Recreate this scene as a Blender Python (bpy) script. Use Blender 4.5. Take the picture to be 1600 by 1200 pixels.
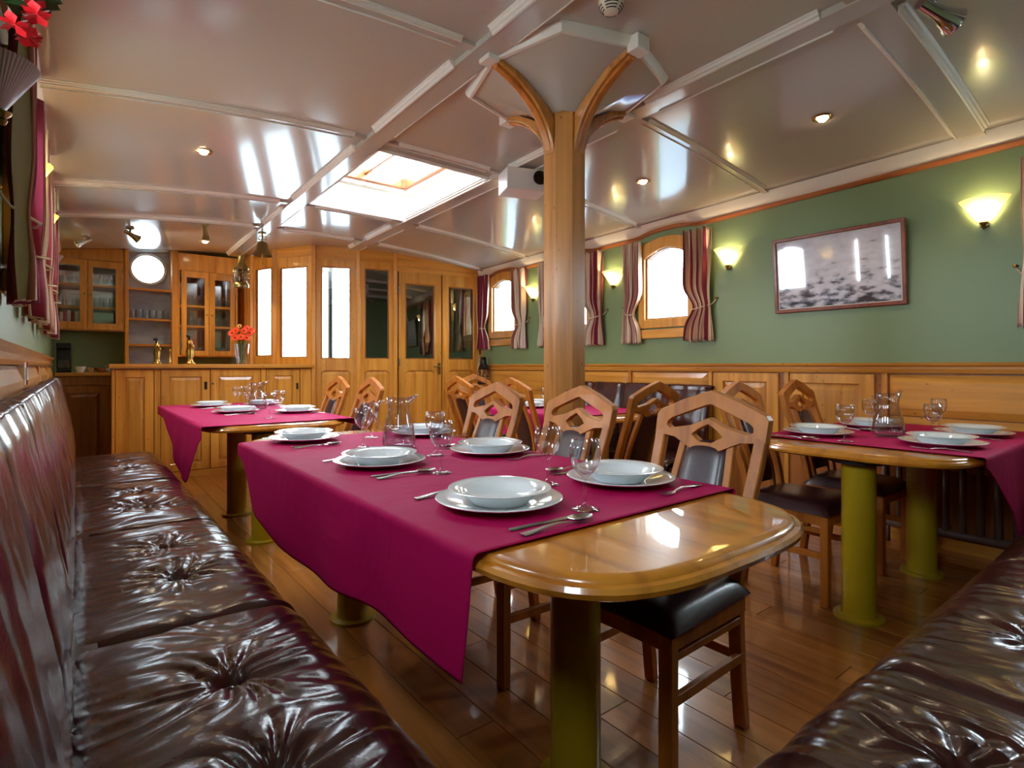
import bpy, bmesh, math, random
from mathutils import Vector, Matrix, noise
from mathutils.geometry import tessellate_polygon
PI = math.pi
random.seed(7)
for o in list(bpy.data.objects): bpy.data.objects.remove(o)
SC = bpy.context.scene
COL = SC.collection

# ------------------------------------------------------------------ camera, sky, exposure
EXPOSURE = 0.3
WORLD = 22.0
cam = bpy.data.cameras.new('camera'); camo = bpy.data.objects.new('camera', cam); COL.objects.link(camo)
camo.location = (0, 0, 1.12); camo.rotation_euler = (PI/2, 0, math.radians(-38.2))
cam.sensor_width = 36; cam.lens = 36*865/1600; cam.shift_y = -28/1600; cam.clip_start = 0.02
SC.camera = camo
w = bpy.data.worlds.new('sky'); SC.world = w; w.use_nodes = True
bg = w.node_tree.nodes['Background']; bg.inputs[0].default_value = (0.78, 0.90, 1.0, 1); bg.inputs[1].default_value = WORLD
SC.view_settings.view_transform = 'Standard'; SC.view_settings.look = 'None'
SC.view_settings.exposure = EXPOSURE; SC.view_settings.gamma = 1; SC.view_settings.use_curve_mapping = False
SC.cycles.use_denoising = True
SC.cycles.max_bounces = 10; SC.cycles.diffuse_bounces = 6; SC.cycles.glossy_bounces = 4
SC.cycles.transparent_max_bounces = 24; SC.cycles.caustics_reflective = False; SC.cycles.caustics_refractive = False
SC.cycles.sample_clamp_indirect = 6

def area(name, loc, rot, sx, sy, power, col=(1, 1, 1), portal=False):
    l = bpy.data.lights.new(name, 'AREA'); l.shape = 'RECTANGLE'; l.size = sx; l.size_y = sy; l.energy = power; l.color = col
    if portal: l.cycles.is_portal = True
    o = bpy.data.objects.new(name, l); COL.objects.link(o); o.location = loc; o.rotation_euler = rot; return o
RWIN = [0.2, 3.07, 4.28, 5.49]
LWIN = [0.25, 1.5, 2.88, 3.97, 5.12]  # second window is out of view, added to brighten the left ceiling
for i, y in enumerate(RWIN): area('window_portal', (4.36, y, 1.87), (0, PI/2, 0), 0.66, 0.46, 1, portal=True)
for i, y in enumerate(LWIN): area('window_portal', (-0.36, y, 1.87), (0, -PI/2, 0), 0.66, 0.46, 1, portal=True)
area('skylight_portal', (2.07, 4.17, 3.0), (0, 0, 0), 0.9, 1.3, 1, portal=True)

# ------------------------------------------------------------------ materials
def lin(c):
    return tuple(((v/255)/12.92 if v/255 <= 0.04045 else ((v/255+0.055)/1.055)**2.4) for v in c) + (1,)
MATS = {}
def base_mat(name, col, rough=0.5, metal=0, coat=0, spec=0.5, **k):
    m = bpy.data.materials.new(name); m.use_nodes = True; b = m.node_tree.nodes['Principled BSDF']
    b.inputs['Base Color'].default_value = lin(col); b.inputs['Roughness'].default_value = rough
    b.inputs['Metallic'].default_value = metal; b.inputs['Coat Weight'].default_value = coat; b.inputs['Coat Roughness'].default_value = k.get('coat_rough', 0.08)
    b.inputs['Specular IOR Level'].default_value = spec
    if 'emit' in k:
        b.inputs['Emission Color'].default_value = lin(k['emit']); b.inputs['Emission Strength'].default_value = k['es']
    if 'sheen' in k: b.inputs['Sheen Weight'].default_value = k['sheen']
    MATS[name] = m; return m
def N(m, t, **k):
    n = m.node_tree.nodes.new(t)
    for a, v in k.items(): setattr(n, a, v)
    return n
def LK(m, a, b): m.node_tree.links.new(a, b)
def ramp(m, fac, stops, interp='LINEAR'):
    r = N(m, 'ShaderNodeValToRGB'); r.color_ramp.interpolation = interp
    e = r.color_ramp.elements
    while len(e) < len(stops): e.new(0.5)
    for i, (p, c) in enumerate(stops): e[i].position = p; e[i].color = lin(c)
    LK(m, fac, r.inputs[0]); return r.outputs[0]
def bump(m, h, strength, dist=0.01):
    b = N(m, 'ShaderNodeBump'); b.inputs['Strength'].default_value = strength; b.inputs['Distance'].default_value = dist
    LK(m, h, b.inputs['Height']); LK(m, b.outputs[0], m.node_tree.nodes['Principled BSDF'].inputs['Normal'])
    return b
def wood(name, c1, c2, axis=2, rough=0.3, coat=0.4, cr=0.1, scale=1.0, var=0.25, knots=True):
    m = base_mat(name, c1, rough, coat=coat, coat_rough=cr); b = m.node_tree.nodes['Principled BSDF']
    tc = N(m, 'ShaderNodeTexCoord'); mp = N(m, 'ShaderNodeMapping'); oi = N(m, 'ShaderNodeObjectInfo')
    s = [14*scale]*3; s[axis] = 0.9*scale; mp.inputs['Scale'].default_value = s
    ml = N(m, 'ShaderNodeVectorMath', operation='SCALE'); ml.inputs[0].default_value = (7, 11, 5); LK(m, oi.outputs['Random'], ml.inputs['Scale'])
    LK(m, tc.outputs['Object'], mp.inputs[0]); LK(m, ml.outputs[0], mp.inputs['Location'])
    n1 = N(m, 'ShaderNodeTexNoise'); n1.inputs['Scale'].default_value = 1.3; n1.inputs['Detail'].default_value = 5; n1.inputs['Distortion'].default_value = 0.6
    LK(m, mp.outputs[0], n1.inputs['Vector'])
    col = ramp(m, n1.outputs[0], [(0.25, c2), (0.5, c1), (0.78, tuple(min(255, int(v*1.08+6)) for v in c1))])
    mx = N(m, 'ShaderNodeHueSaturation'); ad = N(m, 'ShaderNodeMath', operation='MULTIPLY_ADD')
    LK(m, oi.outputs['Random'], ad.inputs[0]); ad.inputs[1].default_value = var; ad.inputs[2].default_value = 1-var/2
    LK(m, ad.outputs[0], mx.inputs['Value']); LK(m, col, mx.inputs['Color'])
    out = mx.outputs[0]
    if knots:
        v = N(m, 'ShaderNodeTexVoronoi'); mp2 = N(m, 'ShaderNodeMapping'); s2 = [5.0]*3; s2[axis] = 1.8; mp2.inputs['Scale'].default_value = s2
        LK(m, tc.outputs['Object'], mp2.inputs[0]); LK(m, mp2.outputs[0], v.inputs['Vector'])
        k = N(m, 'ShaderNodeMapRange'); k.inputs[1].default_value = 0.03; k.inputs[2].default_value = 0.11; LK(m, v.outputs['Distance'], k.inputs[0])
        mm = N(m, 'ShaderNodeMix', data_type='RGBA'); mm.inputs[6].default_value = lin(tuple(int(q*0.5) for q in c2)); LK(m, k.outputs[0], mm.inputs[0]); LK(m, out, mm.inputs[7]); out = mm.outputs[2]
    LK(m, out, b.inputs['Base Color'])
    bump(m, n1.outputs[0], 0.06, 0.004)
    return m
PINE = (212, 146, 58); PINE2 = (184, 112, 34)
wood('pine_v', PINE, PINE2, 2); wood('pine_x', PINE, PINE2, 0); wood('pine_y', PINE, PINE2, 1)
wood('pine_dark', (158, 96, 42), (128, 70, 26), 2)
wood('top_wood', (198, 126, 34), (160, 90, 20), 1, rough=0.3, cr=0.025, coat=1.0, knots=False, scale=0.7)
wood('top_wood_x', (198, 126, 34), (160, 90, 20), 0, rough=0.3, cr=0.025, coat=1.0, knots=False, scale=0.7)
wood('chair_wood', (186, 110, 34), (148, 80, 20), 2, rough=0.45, coat=0.08, var=0.12, knots=False)
wood('floor_wood', (166, 104, 42), (124, 70, 22), 1, rough=0.3, coat=0.8, cr=0.06, var=0.4, knots=False)
wood('pillar_wood', (188, 124, 56), (152, 92, 32), 2, rough=0.3, coat=0.4, var=0.0)
wood('red_wood', (132, 62, 40), (100, 40, 24), 1, rough=0.35, knots=False)
wood('trim_wood', (172, 100, 50), (136, 68, 30), 1, rough=0.35, knots=False)
base_mat('ceiling_paint', (194, 189, 180), 0.18, coat=0.6, coat_rough=0.08)
base_mat('moulding_paint', (246, 244, 236), 0.3)
base_mat('white_paint', (240, 238, 230), 0.45)
m = base_mat('green_paint', (122, 142, 98), 0.38)
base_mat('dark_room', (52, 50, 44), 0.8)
base_mat('yellow_paint', (176, 150, 22), 0.28, coat=0.4)
base_mat('china', (238, 242, 244), 0.12, coat=0.8)
base_mat('steel', (214, 212, 210), 0.27, metal=1)
base_mat('chrome', (210, 214, 222), 0.1, metal=1)
base_mat('brass', (196, 150, 78), 0.2, metal=1)
base_mat('old_brass', (150, 128, 78), 0.32, metal=1)
base_mat('black', (16, 15, 16), 0.35)
base_mat('cream_plastic', (232, 224, 200), 0.4)
base_mat('white_plastic', (240, 242, 246), 0.35)
base_mat('rope', (206, 190, 160), 0.8)
base_mat('bulb', (255, 240, 210), 0.3, emit=(255, 225, 170), es=30)
base_mat('shade_lit', (250, 232, 190), 0.4, emit=(255, 222, 150), es=1.0)
base_mat('shade_glass', (176, 166, 170), 0.4)
base_mat('shade_soft', (250, 226, 150), 0.4, emit=(255, 222, 120), es=0.75)
base_mat('leaf', (60, 92, 46), 0.5); base_mat('stem', (96, 150, 60), 0.45)
base_mat('petal_orange', (240, 78, 22), 0.5); base_mat('petal_red', (196, 22, 34), 0.5); base_mat('petal_heart', (120, 30, 14), 0.7)
base_mat('petal_yellow', (250, 200, 110), 0.5)
base_mat('clay', (170, 96, 60), 0.7); base_mat('radiator_paint', (120, 100, 92), 0.4)
base_mat('boat_white', (225, 230, 236), 0.5); base_mat('boat_blue', (52, 70, 104), 0.6, spec=0.1); base_mat('boat_glass', (34, 46, 66), 0.6, spec=0.1)
base_mat('water', (150, 164, 172), 0.25); base_mat('bounce_stone', (214, 210, 202), 0.8); base_mat('book_red', (150, 30, 40), 0.5); base_mat('book_white', (220, 218, 210), 0.5)
base_mat('juice', (220, 190, 120), 0.3)
def shade_mat(name, col):
    m = bpy.data.materials.new(name); m.use_nodes = True; nt = m.node_tree; nt.nodes.remove(nt.nodes['Principled BSDF']); out = nt.nodes['Material Output']
    a = N(m, 'ShaderNodeBsdfTranslucent'); a.inputs[0].default_value = lin(col); b = N(m, 'ShaderNodeBsdfDiffuse'); b.inputs[0].default_value = lin(col)
    x = N(m, 'ShaderNodeMixShader'); x.inputs[0].default_value = 0.4; LK(m, a.outputs[0], x.inputs[1]); LK(m, b.outputs[0], x.inputs[2]); LK(m, x.outputs[0], out.inputs[0]); MATS[name] = m
shade_mat('shade_lit', (252, 228, 176)); shade_mat('shade_soft', (250, 220, 140))
# leather
def leather(name, col, rough=0.26, bs=0.2):
    m = base_mat(name, col, rough, coat=0.14, coat_rough=0.16, spec=0.5)
    tc = N(m, 'ShaderNodeTexCoord'); n1 = N(m, 'ShaderNodeTexNoise'); n1.inputs['Scale'].default_value = 9; n1.inputs['Detail'].default_value = 6
    mp = N(m, 'ShaderNodeMapping'); LK(m, tc.outputs['Object'], mp.inputs[0]); LK(m, mp.outputs[0], n1.inputs['Vector'])
    n2 = N(m, 'ShaderNodeTexNoise'); n2.inputs['Scale'].default_value = 160; LK(m, tc.outputs['Object'], n2.inputs['Vector'])
    a = N(m, 'ShaderNodeMath', operation='MULTIPLY_ADD'); a.inputs[1].default_value = 0.12; LK(m, n2.outputs[0], a.inputs[0]); LK(m, n1.outputs[0], a.inputs[2])
    bump(m, a.outputs[0], bs, 0.012)
    c = ramp(m, n1.outputs[0], [(0.3, tuple(int(v*0.8) for v in col)), (0.7, tuple(int(v*1.15) for v in col))])
    LK(m, c, m.node_tree.nodes['Principled BSDF'].inputs['Base Color'])
    return m
leather('leather', (68, 30, 26), 0.22); leather('chair_leather', (56, 26, 30), 0.32, 0.1)
# tablecloth
m = base_mat('cloth', (180, 5, 84), 0.7, spec=0.2)
tc = N(m, 'ShaderNodeTexCoord'); n = N(m, 'ShaderNodeTexNoise'); n.inputs['Scale'].default_value = 2.6; n.inputs['Detail'].default_value = 3; n.inputs['Distortion'].default_value = 1.2
LK(m, tc.outputs['Object'], n.inputs['Vector']); bump(m, n.outputs[0], 0.4, 0.03)
# curtain stripes
m = base_mat('curtain', (140, 30, 50), 0.75, sheen=0.2)
uv = N(m, 'ShaderNodeTexCoord'); sp = N(m, 'ShaderNodeSeparateXYZ'); LK(m, uv.outputs['UV'], sp.inputs[0])
mu = N(m, 'ShaderNodeMath', operation='MULTIPLY'); mu.inputs[1].default_value = 2.0; LK(m, sp.outputs[0], mu.inputs[0])
oi = N(m, 'ShaderNodeObjectInfo'); ad = N(m, 'ShaderNodeMath', operation='ADD'); LK(m, mu.outputs[0], ad.inputs[0]); LK(m, oi.outputs['Random'], ad.inputs[1])
fr = N(m, 'ShaderNodeMath', operation='FRACT'); LK(m, ad.outputs[0], fr.inputs[0])
c = ramp(m, fr.outputs[0], [(0, (132, 22, 56)), (0.24, (226, 208, 180)), (0.36, (160, 96, 74)), (0.46, (232, 214, 188)), (0.58, (120, 28, 42)), (0.70, (196, 160, 134)), (0.82, (238, 222, 200))], 'CONSTANT')
LK(m, c, m.node_tree.nodes['Principled BSDF'].inputs['Base Color'])
# thin clear glass
def glassm(name, tint=(1, 1, 1), refl=1.0, ior=1.5, rough=0.0, pw_=5):
    m = bpy.data.materials.new(name); m.use_nodes = True; nt = m.node_tree
    nt.nodes.remove(nt.nodes['Principled BSDF']); out = nt.nodes['Material Output']
    t = N(m, 'ShaderNodeBsdfTransparent'); t.inputs[0].default_value = (*tint, 1)
    g = N(m, 'ShaderNodeBsdfGlossy'); g.inputs['Roughness'].default_value = rough
    f = N(m, 'ShaderNodeLayerWeight'); f.inputs[0].default_value = 0.5
    pw = N(m, 'ShaderNodeMath', operation='POWER'); pw.inputs[1].default_value = pw_; LK(m, f.outputs['Facing'], pw.inputs[0])
    mul = N(m, 'ShaderNodeMath', operation='MULTIPLY_ADD'); mul.inputs[1].default_value = 0.9; mul.inputs[2].default_value = 0.04*refl; mul.use_clamp = True; LK(m, pw.outputs[0], mul.inputs[0])
    mx = N(m, 'ShaderNodeMixShader'); LK(m, mul.outputs[0], mx.inputs[0]); LK(m, t.outputs[0], mx.inputs[1]); LK(m, g.outputs[0], mx.inputs[2]); LK(m, mx.outputs[0], out.inputs[0])
    MATS[name] = m; return m
glassm('pane_glass', (0.97, 0.98, 0.98), 1.0); glassm('door_glass', (0.9, 0.92, 0.9), 3.5); glassm('cup_glass', (0.965, 0.97, 0.98), 1.6, pw_=2.6); glassm('jug_glass', (0.94, 0.95, 0.965), 1.8, pw_=2.6)
glassm('cabinet_glass', (0.97, 0.98, 0.98), 1.0)
# black and white harbour print under glass
def print_mat(name, pale, mid, dark, sc):
    m = base_mat(name, pale, 0.06, coat=1.0, coat_rough=0.01)
    tc = N(m, 'ShaderNodeTexCoord'); sp = N(m, 'ShaderNodeSeparateXYZ'); LK(m, tc.outputs['Object'], sp.inputs[0])
    n = N(m, 'ShaderNodeTexNoise'); n.inputs['Scale'].default_value = sc; n.inputs['Detail'].default_value = 8
    mp = N(m, 'ShaderNodeMapping'); mp.inputs['Scale'].default_value = (1, 1, 2.2); LK(m, tc.outputs['Object'], mp.inputs[0]); LK(m, mp.outputs[0], n.inputs['Vector'])
    mr = N(m, 'ShaderNodeMapRange'); mr.inputs[1].default_value = -0.27; mr.inputs[2].default_value = 0.1; mr.inputs[3].default_value = -0.16; mr.inputs[4].default_value = 0.1; LK(m, sp.outputs[2], mr.inputs[0])
    a = N(m, 'ShaderNodeMath', operation='ADD'); LK(m, n.outputs[0], a.inputs[0]); LK(m, mr.outputs[0], a.inputs[1])
    c = ramp(m, a.outputs[0], [(0.26, dark), (0.36, mid), (0.45, pale), (0.7, tuple(min(255, v+18) for v in pale))])
    LK(m, c, m.node_tree.nodes['Principled BSDF'].inputs['Base Color']); return m
print_mat('landscape_print', (214, 214, 228), (150, 152, 168), (70, 72, 84), 13)
print_mat('harbour_print', (140, 146, 170), (98, 100, 128), (60, 60, 84), 5)

# ------------------------------------------------------------------ mesh helpers
class MB:
    def __init__(s): s.v = []; s.f = []; s.uv = None
    def add(s, vs, fs):
        k = len(s.v); s.v += [tuple(p) for p in vs]; s.f += [tuple(i+k for i in f) for f in fs]; return s
    def box(s, x0, x1, y0, y1, z0, z1):
        return s.add([(x, y, z) for z in (z0, z1) for y in (y0, y1) for x in (x0, x1)], [(0, 2, 3, 1), (4, 5, 7, 6), (0, 1, 5, 4), (2, 6, 7, 3), (0, 4, 6, 2), (1, 3, 7, 5)])
    def lathe(s, prof, n=24, c=(0, 0, 0), fn=None):
        vs = []
        for (r, z) in prof:
            for i in range(n):
                a = 2*PI*i/n; p = (c[0]+r*math.cos(a), c[1]+r*math.sin(a), c[2]+z); vs.append(fn(p) if fn else p)
        fs = [(j*n+i, j*n+(i+1) % n, (j+1)*n+(i+1) % n, (j+1)*n+i) for j in range(len(prof)-1) for i in range(n)]
        return s.add(vs, fs)
    def cap(s, r, z, n=24, c=(0, 0, 0)):
        return s.add([(c[0]+r*math.cos(2*PI*i/n), c[1]+r*math.sin(2*PI*i/n), c[2]+z) for i in range(n)], [tuple(range(n))])
    def cyl(s, r, z0, z1, n=20, c=(0, 0, 0)): return s.lathe([(0.0001, z0), (r, z0), (r, z1), (0.0001, z1)], n, c)
    def tube(s, pts, r, n=8):
        pts = [Vector(p) for p in pts]; vs = []; prev = None
        for i, p in enumerate(pts):
            t = (pts[min(i+1, len(pts)-1)]-pts[max(i-1, 0)]).normalized()
            if prev is None:
                up = Vector((0, 0, 1)) if abs(t.z) < 0.9 else Vector((1, 0, 0)); a = t.cross(up).normalized()
            else: a = (prev-t*prev.dot(t)).normalized()
            prev = a; b = t.cross(a); rr = r[i] if isinstance(r, (list, tuple)) else r
            vs += [p+a*rr*math.cos(2*PI*k/n)+b*rr*math.sin(2*PI*k/n) for k in range(n)]
        fs = [(j*n+i, j*n+(i+1) % n, (j+1)*n+(i+1) % n, (j+1)*n+i) for j in range(len(pts)-1) for i in range(n)]
        fs += [tuple(range(n))[::-1], tuple((len(pts)-1)*n+i for i in range(n))]
        return s.add(vs, fs)
    def loft(s, secs, closed_caps=True):            # list of equal-length closed sections
        n = len(secs[0]); vs = [p for q in secs for p in q]
        fs = [(j*n+i, j*n+(i+1) % n, (j+1)*n+(i+1) % n, (j+1)*n+i) for j in range(len(secs)-1) for i in range(n)]
        if closed_caps: fs += [tuple(range(n))[::-1], tuple((len(secs)-1)*n+i for i in range(n))]
        return s.add(vs, fs)
    def bar(s, path, wx, wy):                       # square bar through points, section in xy
        return s.loft([[(x-wx/2, y-wy/2, z), (x+wx/2, y-wy/2, z), (x+wx/2, y+wy/2, z), (x-wx/2, y+wy/2, z)] for x, y, z in path])
    def plate(s, loops, th, fn=lambda a, b, t: (a, t, b)):   # 2D outline with holes, thickness th
        flat = [p for l in loops for p in l]
        tri = tessellate_polygon([[Vector((p[0], p[1], 0)) for p in l] for l in loops]); n = len(flat)
        vs = [fn(p[0], p[1], 0) for p in flat]+[fn(p[0], p[1], th) for p in flat]
        fs = [tuple(t) for t in tri]+[tuple(i+n for i in t[::-1]) for t in tri]; k = 0
        for l in loops:
            m_ = len(l)
            for i in range(m_): a, b = k+i, k+(i+1) % m_; fs.append((a, b, b+n, a+n))
            k += m_
        return s.add(vs, fs)
    def raised(s, x0, x1, z0, z1, y=0, d=0.014, b=0.05):     # raised panel facing -y
        vs = [(x0, y, z0), (x1, y, z0), (x1, y, z1), (x0, y, z1)]+[(x0+b, y-d, z0+b), (x1-b, y-d, z0+b), (x1-b, y-d, z1-b), (x0+b, y-d, z1-b)]
        vs += [(x0, y+0.01, z0), (x1, y+0.01, z0), (x1, y+0.01, z1), (x0, y+0.01, z1)]
        return s.add(vs, [(4, 5, 6, 7), (0, 1, 5, 4), (1, 2, 6, 5), (2, 3, 7, 6), (3, 0, 4, 7), (0, 8, 9, 1), (1, 9, 10, 2), (2, 10, 11, 3), (3, 11, 8, 0), (8, 11, 10, 9)])
    def grid(s, nu, nv, fn, uv=False):
        k = len(s.v); s.v += [tuple(fn(i/nu, j/nv)) for j in range(nv+1) for i in range(nu+1)]
        s.f += [(k+j*(nu+1)+i, k+j*(nu+1)+i+1, k+(j+1)*(nu+1)+i+1, k+(j+1)*(nu+1)+i) for j in range(nv) for i in range(nu)]
        if uv: s.uv = [(i/nu, j/nv) for j in range(nv+1) for i in range(nu+1)]
        return s
    def mesh(s, name, mat, smooth=False, bevel=0, seg=2):
        me = bpy.data.meshes.new(name); me.from_pydata(s.v, [], s.f)
        if s.uv:
            ul = me.uv_layers.new(name='UVMap')
            for lp in me.loops: ul.data[lp.index].uv = s.uv[lp.vertex_index]
        bm = bmesh.new(); bm.from_mesh(me)
        bmesh.ops.remove_doubles(bm, verts=bm.verts, dist=1e-6)
        bmesh.ops.recalc_face_normals(bm, faces=bm.faces)
        if bevel:
            eds = [e for e in bm.edges if len(e.link_faces) == 2 and e.calc_face_angle(0) > 0.6]
            bv = bmesh.ops.bevel(bm, geom=eds, offset=bevel, segments=seg, affect='EDGES', profile=0.5, clamp_overlap=True)
        if bevel and seg > 1:
            for f in bv['faces']: f.smooth = True
        bm.to_mesh(me); bm.free()
        if smooth:
            me.polygons.foreach_set('use_smooth', [True]*len(me.polygons))
            if smooth == 'auto': me.set_sharp_from_angle(angle=math.radians(38))
        me.materials.append(MATS[mat]); return me
    def build(s, name, mat, parent=None, smooth=False, bevel=0, seg=2, loc=None, rz=0):
        o = bpy.data.objects.new(name, s.mesh(name, mat, smooth, bevel, seg)); COL.objects.link(o)
        if parent: o.parent = parent
        if loc is not None: o.location = loc
        if rz: o.rotation_euler = (0, 0, rz)
        return o
def tag(o, label, cat, group=None):
    o['label'] = label; o['category'] = cat
    if group: o['group'] = group
    return o
def struct(o): o['kind'] = 'structure'; return o
def empty(name, loc, rz=0):
    o = bpy.data.objects.new(name, None); COL.objects.link(o); o.location = loc; o.rotation_euler = (0, 0, rz); o.empty_display_size = 0.1; return o
def thing(name, label, cat, loc=(0, 0, 0), rz=0, group=None): return tag(empty(name, loc, rz), label, cat, group)
def dup(root, loc, rz=0, label=None, group=None):
    r = root.copy(); COL.objects.link(r); r.location = loc; r.rotation_euler = (0, 0, rz)
    if label: r['label'] = label
    if group: r['group'] = group
    for ch in list(root.children):
        c = ch.copy(); COL.objects.link(c); c.parent = r
        for g in ch.children: d = g.copy(); COL.objects.link(d); d.parent = c
    return r
def zc(X, Y): return 1.12+1.37-0.0225*Y+0.17*(1-((X-2)/2.2)**2)
def arc(cx, cz, r, a0, a1, n): return [(cx+r*math.cos(a0+(a1-a0)*i/n), cz+r*math.sin(a0+(a1-a0)*i/n)) for i in range(n+1)]
R = math.radians

# ------------------------------------------------------------------ room shell
XL, XR, Y0, Y1 = -0.2, 4.2, -0.35, 7.75
fl = struct(MB().box(XL-0.1, XR+0.1, Y0-0.1, Y1+0.1, -0.12, -0.02).build('floor', 'pine_dark'))
pm = {}
for i in range(32):
    x = XL+i*0.1375; y = Y0-(i*0.63 % 1.7); k = 0
    while y < Y1:
        a, b = max(y, Y0), min(y+1.7, Y1); L_ = round(b-a, 2)
        if L_ > 0.05:
            if L_ not in pm: pm[L_] = MB().box(0.0008, 0.1367, 0.001, L_-0.001, -0.02, 0).mesh('plank', 'floor_wood', bevel=0.0015, seg=1)
            p = bpy.data.objects.new('plank', pm[L_]); COL.objects.link(p); p.parent = fl; p.location = (x, a, 0)
        y += 1.7
# ceiling with skylight opening
SX0, SX1, SY0, SY1 = 1.6, 2.54, 3.48, 4.87
xs = sorted(set([XL+(XR-XL)*i/32 for i in range(33)]+[SX0, SX1])); ys = sorted(set([Y0+(Y1-Y0)*i/20 for i in range(21)]+[SY0, SY1]))
mb = MB()
for j in range(len(ys)-1):
    for i in range(len(xs)-1):
        if xs[i] >= SX0-1e-6 and xs[i+1] <= SX1+1e-6 and ys[j] >= SY0-1e-6 and ys[j+1] <= SY1+1e-6: continue
        q = [(xs[i], ys[j]), (xs[i+1], ys[j]), (xs[i+1], ys[j+1]), (xs[i], ys[j+1])]
        mb.add([(a, b, zc(a, b)) for a, b in q], [(0, 3, 2, 1)])
ceil = struct(mb.build('ceiling', 'ceiling_paint', smooth=True))
sm = ceil.modifiers.new('thick', 'SOLIDIFY'); sm.thickness = 0.04; sm.offset = -1 if ceil.data.polygons[0].normal.z < 0 else 1
# beams and mouldings
tn = [0]
def sweep(p0, p1, prof, n=24):      # prof: list of (lateral, dz) ; follows the deck curve
    d = Vector((p1[0]-p0[0], p1[1]-p0[1], 0)).normalized(); s_ = Vector((-d.y, d.x, 0)); secs = []
    for i in range(n+1):
        t = i/n; x = p0[0]+(p1[0]-p0[0])*t; y = p0[1]+(p1[1]-p0[1])*t; z = zc(x, y)
        secs.append([(x+s_.x*a, y+s_.y*a, z+b) for a, b in prof])
    return MB().loft(secs)
def trim(mbo, mat, parent=None, name='moulding', **k):
    if parent: return mbo.build(name, mat, parent, **k)
    tn[0] += 1; return struct(mbo.build('trim_%d' % tn[0], mat, **k))
BW = 0.06
LB = [1.5, 2.55]; TB = [-0.3, 0.88, 2.12, 3.33, 4.95, 5.87]
Yend = {1.5: 7.4, 2.55: 6.25}
MP = [(0, 0.005), (0.032, 0.005), (0.032, -0.006), (0.024, -0.010), (0.020, -0.02), (0.010, -0.024), (0.008, -0.034), (0, -0.036)]
def mould(p0, p1, side, parent, BW=0.06, sc=1.0):
    off = BW+0.001; d = Vector((p1[0]-p0[0], p1[1]-p0[1])).normalized(); s_ = Vector((-d.y, d.x))*side*off
    prof = [(a*side*sc, b*sc if b < 0 else b) for a, b in MP]
    trim(sweep((p0[0]+s_.x, p0[1]+s_.y), (p1[0]+s_.x, p1[1]+s_.y), prof, 12), 'moulding_paint', parent, smooth='auto')
for xb in LB:
    b = trim(sweep((xb, Y0), (xb, Yend[xb]), [(-BW, 0.01), (-BW, -0.03), (BW, -0.03), (BW, 0.01)]), 'ceiling_paint')
    for a, c in zip(TB, TB[1:]+[Yend[xb]+0.1]):
        for sd in (1, -1): mould((xb, a+0.16), (xb, c-0.16), sd, b)
for yb in TB[1:]:
    bw, sc = (0.06, 1.0) if yb < 1 else (0.02, 0.62)
    b = trim(sweep((XL, yb), (XR, yb), [(-bw, 0.008), (-bw, -0.026*sc), (bw, -0.026*sc), (bw, 0.008)], 40), 'ceiling_paint')
    for a, c in ((XL+0.02, LB[0]-0.14), (LB[0]+0.16, LB[1]-0.16), (LB[1]+0.14, XR-0.14)):
        for sd in (1, -1): mould((a, yb), (c, yb), sd, b, bw, sc)
# side walls with window openings
WZ0, WZ1 = 1.535, 2.21
def side_wall(name, x0, x1, wins):
    mb = MB(); ys_ = [Y0-0.1]
    for c in wins: ys_ += [c-0.235, c+0.235]
    ys_.append(Y1+0.1)
    for i in range(0, len(ys_), 2): mb.box(x0, x1, ys_[i], ys_[i+1], -0.1, 2.62)
    for c in wins: mb.box(x0, x1, c-0.235, c+0.235, -0.1, WZ0); mb.box(x0, x1, c-0.235, c+0.235, WZ1, 2.62)
    return struct(mb.build(name, 'green_paint'))
wl = side_wall('wall_left', XL-0.14, XL, LWIN); wr = side_wall('wall_right', XR, XR+0.14, RWIN)
struct(MB().box(XL, XR, Y0-0.1, Y0, -0.1, 2.8).build('wall_near', 'green_paint'))
struct(MB().box(XL-0.1, 0.45, Y1, Y1+0.1, -0.1, 2.8).box(0.87, 1.75, Y1, Y1+0.1, -0.1, 2.8).box(0.45, 0.87, Y1, Y1+0.1, -0.1, 1.15).build('wall_far', 'green_paint'))
# top trims along side walls (white cove, wooden strip arching over the windows)
def side_top(x, sgn, wins):
    n = 120; secs = []; secs2 = []
    for i in range(n+1):
        y = Y0+(Y1-Y0)*i/n
        if y > 6.1 and sgn < 0: y = min(y, 6.0)
        z = zc(x, y); bmp = sum(math.exp(-((y-c)/0.26)**4) for c in wins)
        secs.append([(x, y, z+0.01), (x+sgn*0.075, y, z+0.01), (x+sgn*0.06, y, z-0.03), (x+sgn*0.022, y, z-0.075+0.035*bmp), (x, y, z-0.085+0.035*bmp)])
        zz = z-0.075+0.035*bmp
        secs2.append([(x, y, zz), (x+sgn*0.026, y, zz), (x+sgn*0.032, y, zz-0.012), (x+sgn*0.018, y, zz-0.03), (x, y, zz-0.032)])
    trim(MB().loft(secs), 'moulding_paint', smooth='auto'); trim(MB().loft(secs2), 'trim_wood', smooth='auto')
side_top(XR, -1, RWIN); side_top(XL, 1, LWIN)
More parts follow.
